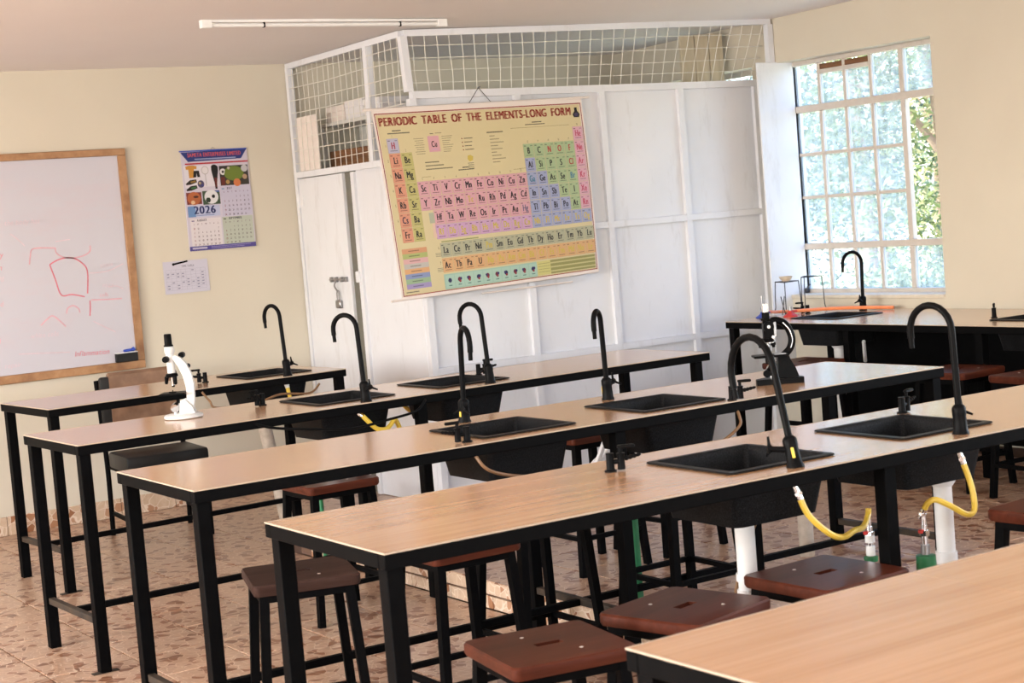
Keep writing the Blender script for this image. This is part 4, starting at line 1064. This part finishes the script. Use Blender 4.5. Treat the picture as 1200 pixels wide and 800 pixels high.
# ---- calendar
cal = tag(empty('wall_calendar', (3.98, YB, 1.79)), 'hanging wall calendar of 2026 with sports pictures and a blue banner', 'calendar')
def ks(u, v, layer): return Vector((3.772+.423*u+.004*math.sin(v*3)-3.98, -.006-.010*v*v-.0006*layer, 2.078-.588*v-1.79))
K = Ink(ks, .423, .588)
K.rect(0, 0, 1, 1, (.80, .77, .84), 0, .2)
bl = (.13, .20, .50)
K.poly2([(0, .012), (1, .0), (.90, .098), (.10, .108)], bl, 1)
K.text('SAMETA ENTERPRISES LIMITED', .5, .062, .024, (.86, .34, .36), 2, .6, .04, fit=.80)
K.strip(.20, .080, .62, (.62, .66, .82), .010)
K.rect(.05, .122, 1.0, .137, (.74, .16, .20), 1)
# pictured goods on white
K.rect(.02, .145, .525, .365, (.86, .84, .88), 1)
K.poly2([(.05, .155), (.10, .145), (.16, .145), (.22, .155), (.21, .185), (.175, .18), (.17, .27), (.09, .27), (.09, .185), (.055, .185)], (.83, .57, .20), 2)
K.poly2([(.165, .20), (.245, .20), (.255, .265), (.215, .265), (.205, .225), (.195, .265), (.150, .265)], (.10, .09, .08), 2.6)
for z in (.325, .385): K.poly2([(.03, z), (.10, z-.035), (.19, z-.04), (.20, z-.01), (.11, z+.01), (.04, z+.014)], (.14, .11, .09), 2); K.poly2([(.10, z-.02), (.18, z-.03), (.18, z-.012), (.11, z-.004)], (.55, .42, .14) if z < .35 else (.22, .45, .25), 2.6)
K.disc(.255, .335, .050, .038, (.30, .27, .42), 2, 16); K.disc(.24, .325, .02, .014, (.70, .62, .45), 2.6); K.disc(.275, .350, .018, .012, (.20, .22, .55), 2.6)
K.disc(.335, .200, .055, .042, (.70, .68, .68), 2, 18); K.disc(.335, .200, .046, .035, (.86, .84, .86), 2.5, 18); K.rect(.330, .242, .340, .36, (.68, .67, .68), 2)
K.poly2([(.43, .165), (.455, .148), (.50, .148), (.53, .168), (.53, .21), (.50, .33), (.495, .392), (.465, .392), (.46, .33), (.43, .21)], (.07, .06, .06), 2)
K.poly2([(.46, .28), (.505, .28), (.495, .375), (.47, .375)], (.40, .12, .10), 2.6); K.strip(.468, .175, .02, (.75, .72, .70), .08)
K.rect(.55, .165, .985, .365, (.22, .20, .18), 1); K.disc(.765, .245, .15, .075, (.42, .50, .16), 2, 18); K.disc(.60, .225, .045, .033, (.85, .84, .84), 2); K.disc(.60, .225, .018, .013, (.08, .08, .08), 2.6)
K.disc(.80, .340, .055, .040, (.82, .45, .24), 2.6); K.disc(.69, .19, .02, .015, (.75, .70, .62), 2.6); K.disc(.925, .285, .035, .026, (.72, .58, .45), 2.6); K.rect(.56, .28, .62, .36, (.42, .16, .12), 2.4)
K.disc(.66, .33, .03, .022, (.70, .55, .30), 2.7); K.disc(.93, .20, .05, .036, (.75, .74, .76), 2.6)
K.rect(.02, .415, .245, .535, (.50, .20, .18), 1); K.disc(.13, .475, .10, .066, (.72, .38, .20), 2, 18); K.disc(.11, .515, .03, .02, (.88, .72, .55), 2.6); K.disc(.16, .46, .04, .012, (.30, .14, .10), 2.6)
K.rect(.26, .408, .52, .545, (.24, .33, .24), 1); K.disc(.39, .470, .105, .070, (.86, .86, .88), 2, 18); K.disc(.42, .465, .028, .02, (.07, .07, .09), 2.6, 6); K.disc(.34, .50, .04, .028, (.14, .20, .14), 2.6, 6); K.rect(.40, .408, .52, .425, (.25, .35, .62), 1.5)
K.rect(.02, .552, .135, .662, (.40, .56, .78), 1); K.rect(.135, .552, .50, .662, (.72, .75, .88), 1)
K.text('2026', .27, .632, .046, (.11, .16, .42), 2, .95, .04); K.strip(.14, .645, .27, (.45, .52, .72), .006)
def month(u0, v0, u1, v1, col, nm, start, days, hd):
    K.rect(u0, v0, u1, v1, col, 1); K.text(nm, u0+.10*(u1-u0)/.46, v0+.028, .013, (.25, .20, .30), 2, .8, .03, 'l')
    K.strip(u0+.02, v0+.015, .04, hd, .012)
    cw = (u1-u0-.04)/7; rh = (v1-v0-.075)/5
    for i, d in enumerate('SMTWTFS'): K.text(d, u0+.02+cw*(i+.5), v0+.062, .009, (.45, .30, .38), 2, .8, .02)
    for d in range(1, days+1):
        q = start+d-1; r = q//7
        if r > 4: r -= 5
        K.text(str(d), u0+.02+cw*((q % 7)+.5), v0+.085+rh*(r+.6), .011, (.32, .22, .28) if q % 7 else (.6, .25, .3), 2, .7, .02)
month(.535, .375, .995, .675, (.76, .74, .83), 'JULY', 3, 31, (.45, .6, .75))
month(.04, .680, .500, .955, (.86, .83, .85), 'AUGUST', 6, 31, (.5, .45, .6))
month(.520, .680, .985, .955, (.72, .75, .69), 'SEPTEMBER', 2, 30, (.45, .5, .4))
K.rect(0, .955, 1, 1.0, (.30, .26, .58), 1.5); K.rect(.04, .966, .26, .985, (.72, .70, .80), 2.4)
K.strip(.32, .966, .60, (.55, .52, .74), .006, 2.4); K.strip(.32, .980, .50, (.55, .52, .74), .006, 2.4)
K.build('printed_sheet', 'print', cal, smooth=False)
m = MB(); m.bbox(-.214, .214, -.010, -.001, .284, .291, .001); m.build('binding_strip', 'blue_paint', cal)
m = MB(); m.tube(smooth_path([(-.014, -.005, .290), (0, -.005, .304), (.014, -.005, .290)]), .0018, 6); m.build('hanger', 'steel', cal)
m = MB(); m.box(-.206, .214, -.004, -.0015, -.300, .284); m.build('backing_pages', 'paper', cal, smooth=False)

# ---- pinned notice
nt = tag(empty('paper_notice', (3.74, YB, 1.345)), 'white paper timetable taped to the wall under the calendar', 'paper')
def ns(u, v, layer): return Vector((-.14+.28*u, -.002-.004*v-.0005*layer, .095-.19*v))
N = Ink(ns, .28, .19); N.rect(0, 0, 1, 1, (.80, .79, .86), 0, .2)
N.text('TIME TABLE', .55, .20, .012, (.45, .45, .55), 1, .8, .02)
for k in range(8): N.strip(.05, .26+.09*k, .88, (.66, .65, .74), .006, 1)
for k in range(9): N.rect(.05+.11*k, .26, .055+.11*k, .89, (.68, .67, .75), 1)
random.seed(3)
for k in range(34): N.strip(.07+.11*random.randrange(8), .29+.09*random.randrange(7), .05, (.52, .51, .62), .03, 1.5)
N.build('printed_sheet', 'print', nt, smooth=False)
m = MB(); m.bbox(-.045, .045, -.006, -.002, -.006, .004, .001, mx=rotm(0, R(-8), 0)); m.ball((-.045, -.005, -.008), .008, 6, sy=.4); m.v = [(x-.03, y, z+.085) for x, y, z in m.v]; m.build('black_tape', 'tap_ink', nt)

# ---- whiteboard
wbx0, wbx1, wz0, wz1 = 1.25, 3.43, .842, 2.113
wbo = tag(empty('whiteboard', (2.34, YB, 1.48)), 'whiteboard in a varnished wooden frame with faint red writing', 'whiteboard')
def wb(m, name, mat, smooth=True): m.v = [(x-2.34, y-YB, z-1.48) for x, y, z in m.v]; return m.build(name, mat, wbo, smooth=smooth)
m = MB(); m.box(wbx0+.02, wbx1-.02, YB-.014, YB-.002, wz0+.02, wz1-.02); wb(m, 'writing_surface', 'whiteboard')
fwd = .048
for q in ((wbx0, wbx1, wz1-.040, wz1), (wbx0, wbx1, wz0, wz0+fwd)):
    m = MB(); m.bbox(q[0], q[1], YB-.032, YB-.001, q[2], q[3], .003); wb(m, 'frame_rail', 'pine')
for q in ((wbx0, wbx0+.045), (wbx1-.046, wbx1)):
    m = MB(); m.bbox(*q, YB-.031, YB-.001, wz0+fwd, wz1-.040, .003); wb(m, 'frame_rail', 'pine')
strokes = [([(2.973, 1.576), (2.977, 1.545), (3.014, 1.518), (3.075, 1.51), (3.138, 1.52), (3.171, 1.542), (3.174, 1.572)], 1),
 ([(2.817, 1.493), (2.827, 1.54), (2.85, 1.58), (2.97, 1.574)], 1), ([(2.931, 1.483), (2.955, 1.397), (2.98, 1.307), (3.041, 1.304), (3.114, 1.285)], 0),
 ([(2.931, 1.483), (2.988, 1.508), (3.062, 1.511), (3.121, 1.473), (3.144, 1.422), (3.132, 1.301)], 0), ([(3.142, 1.26), (3.14, 1.221), (3.133, 1.173)], 0),
 ([(3.149, 1.263), (3.236, 1.257), (3.332, 1.254)], 1), ([(2.999, 1.199), (3.009, 1.228), (3.041, 1.241), (3.07, 1.222), (3.077, 1.197)], 1),
 ([(2.847, 1.148), (2.887, 1.18), (2.919, 1.195), (2.959, 1.16), (2.988, 1.127)], 1), ([(2.977, 1.609), (3.017, 1.613), (3.061, 1.615)], 2),
 ([(3.152, 1.416), (3.215, 1.415), (3.279, 1.423), (3.358, 1.453)], 2), ([(2.728, 1.672), (2.771, 1.633), (2.801, 1.599)], 2), ([(3.149, 1.141), (3.22, 1.097), (3.274, 1.066)], 2),
 ([(3.256, 1.327), (3.301, 1.329), (3.344, 1.31)], 2), ([(2.706, 1.001), (2.838, 0.992), (2.996, 0.98)], 2)]
def ribbon(m, pts, w):
    Q = smooth_path([(x, 0, z) for x, z in pts], 5); L_, R_ = [], []
    for i, p in enumerate(Q):
        t = (Q[min(i+1, len(Q)-1)]-Q[max(i-1, 0)]).normalized(); n = Vector((-t.z, 0, t.x))*w
        L_.append((p.x+n.x, YB-.0150, p.z+n.z)); R_.append((p.x-n.x, YB-.0150, p.z-n.z))
    k = len(Q); m.add(L_+R_, [(i, i+1, k+i+1, k+i) for i in range(k-1)])
WM = {0: ('red_writing', 'ink_red'), 1: ('faded_writing', 'ink_pink'), 2: ('wiped_writing', 'ink_grey')}
for pts, c in strokes:
    q = MB(); ribbon(q, pts, .0038 if c < 2 else .003); wb(q, WM[c][0].replace('writing', 'stroke'), WM[c][1], False)
def scrawl(c, t, x, z, h, sl=.2, rise=0):
    m = MB(); h *= .8
    V, F, w = text2d(t, h, .9, .06, 0); m.add([(x+a+b*sl, YB-.0150, z+b+a*rise) for a, b in V], F); wb(m, WM[c][0], WM[c][1], False)
scrawl(0, 'energy', 2.56, 1.545, .055); scrawl(0, 'are turn', 2.52, 1.475, .055); scrawl(1, 'amoeboid', 2.50, 1.275, .05); scrawl(0, 'Inflammation', 3.02, .952, .052, .25, -.03)
scrawl(1, 'blood fluid', 2.45, 1.07, .05); scrawl(1, 'cells', 3.20, 1.275, .04, .2); scrawl(2, 'the body has', 2.70, 1.72, .05); scrawl(1, 'reaction', 2.42, 1.62, .05)
scrawl(2, 'tissue', 3.22, 1.44, .045, .2, .1); scrawl(2, 'swelling', 2.55, 1.42, .05); scrawl(2, 'injury', 3.22, 1.33, .04); scrawl(2, 'white cells', 2.78, 1.08, .05); scrawl(2, 'repair', 2.62, .93, .05)
er = tag(empty('board_eraser', (3.318, YB-.030, wz0+fwd)), 'dark board duster standing on the whiteboard frame corner', 'duster')
m = MB(); m.bbox(-.064, .064, -.020, .014, 0, .050, .003); m.build('felt', 'seat_black', er)
m = MB(); m.bbox(-.064, .064, -.020, .014, .050, .055, .001); m.build('backing', 'white_board', er)
mkx = tag(empty('marker', (3.335, YB-.032, wz0+fwd+.0645)), 'blue marker cap lying on the board duster', 'marker')
m = MB(); m.cyl((-.03, 0, -.002), (.02, 0, 0), .008, n=12); m.build('cap', 'blue_paint', mkx)
m = MB(); m.cyl((.02, 0, 0), (.034, 0, .006), .010, .012, 12); m.build('end', 'blue_paint', mkx)

# ================================================================== OUTSIDE THE WINDOW
m = MB(); m.box(7.17, 60, -30, 60, -.5, -.35)
tag(m.build('ground', 'ground', smooth=False), 'sunlit dry grass outside the window', 'ground', kind='structure')
def foliage(mb, c, rx, ry, rz, n, size, rnd):
    for _ in range(n):
        while True:
            p = Vector((rnd.uniform(-1, 1), rnd.uniform(-1, 1), rnd.uniform(-1, 1)))
            if .2 < p.length < 1: break
        q = Vector((c[0]+p.x*rx, c[1]+p.y*ry, c[2]+p.z*rz))
        a = Vector((rnd.gauss(0, 1), rnd.gauss(0, 1), rnd.gauss(0, .6))).normalized()
        b = a.cross(Vector((rnd.gauss(0, 1), rnd.gauss(0, 1), rnd.gauss(0, 1)))).normalized(); s = size*rnd.uniform(.6, 1.3); cn = a.cross(b)
        mb.add([q-a*s, q+b*s*.42+cn*s*.12, q+a*s, q-b*s*.42+cn*s*.12], [(0, 1, 2), (0, 2, 3)])
trees = [  # x, y, height, crown radius, kind, label
 (12.7, 11.75, 5.6, 1.25, 0, 'sunny yellow green tree seen through the open casement'),
 (14.8, 15.1, 6.2, 1.7, 1, 'dark bluish tree outside straight behind the middle panes'),
 (18.8, 17.6, 7.0, 1.9, 0, 'green tree outside, farther back behind the right panes'),
 (16.0, 20.3, 7.0, 1.9, 0, 'leafy tree outside behind the left panes'),
 (22.8, 22.8, 8.0, 2.2, 1, 'tall dark tree outside, farthest from the window'),
]
for x, y, h, r, kd, lab in trees:
    rnd = random.Random(int(x*100)); t = tag(empty('tree', (x, y, -.36)), lab, 'tree', 'trees outside the window')
    m = MB(); m.tube(smooth_path([(0, 0, 0), (.08, .05, h*.3), (-.05, .1, h*.6), (.05, 0, h*.85)]), [.13-.10*i/18 for i in range(19)], 8)
    m.build('trunk', 'bark', t)
    for b in range(4):
        a = b*1.7+x; m = MB(); m.tube(smooth_path([(0, .05, h*(.28+.1*b)), (.5*math.cos(a), .5*math.sin(a), h*(.38+.1*b)), (1.1*math.cos(a), 1.1*math.sin(a), h*(.44+.1*b))], 3), [.05-.006*i for i in range(7)], 6); m.build('branch', 'bark', t)
    m = MB()
    for k in range(18):
        a = rnd.uniform(0, 6.28); d = r*rnd.uniform(.1, .85); z = h*(.10+.86*(k+.5)/18)
        foliage(m, (d*math.cos(a), d*math.sin(a), z), r*.55, r*.55, r*.48, 620, .048, rnd)
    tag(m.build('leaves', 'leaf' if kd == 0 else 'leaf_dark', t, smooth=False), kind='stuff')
for i, (x, y, r, lab) in enumerate(((10.6, 10.6, .75, 'low sunlit shrub outside below the left panes'), (12.2, 9.6, .7, 'low sunlit shrub outside below the right panes'), (10.9, 12.2, .75, 'low sunlit shrub outside behind its neighbours'))):
    rnd = random.Random(50+i); t = tag(empty('shrub', (x, y, -.36)), lab, 'shrub', 'shrubs outside the window')
    m = MB()
    for k in range(5): m.cyl((0, 0, 0), (.4*math.cos(k*1.3), .4*math.sin(k*1.3), .8), .018, .008, 6)
    m.build('stem', 'bark', t)
    m = MB()
    for k in range(7): foliage(m, (rnd.uniform(-.5, .5), rnd.uniform(-.5, .5), rnd.uniform(.4, 1.05)), r*.5, r*.5, r*.4, 420, .040, rnd)
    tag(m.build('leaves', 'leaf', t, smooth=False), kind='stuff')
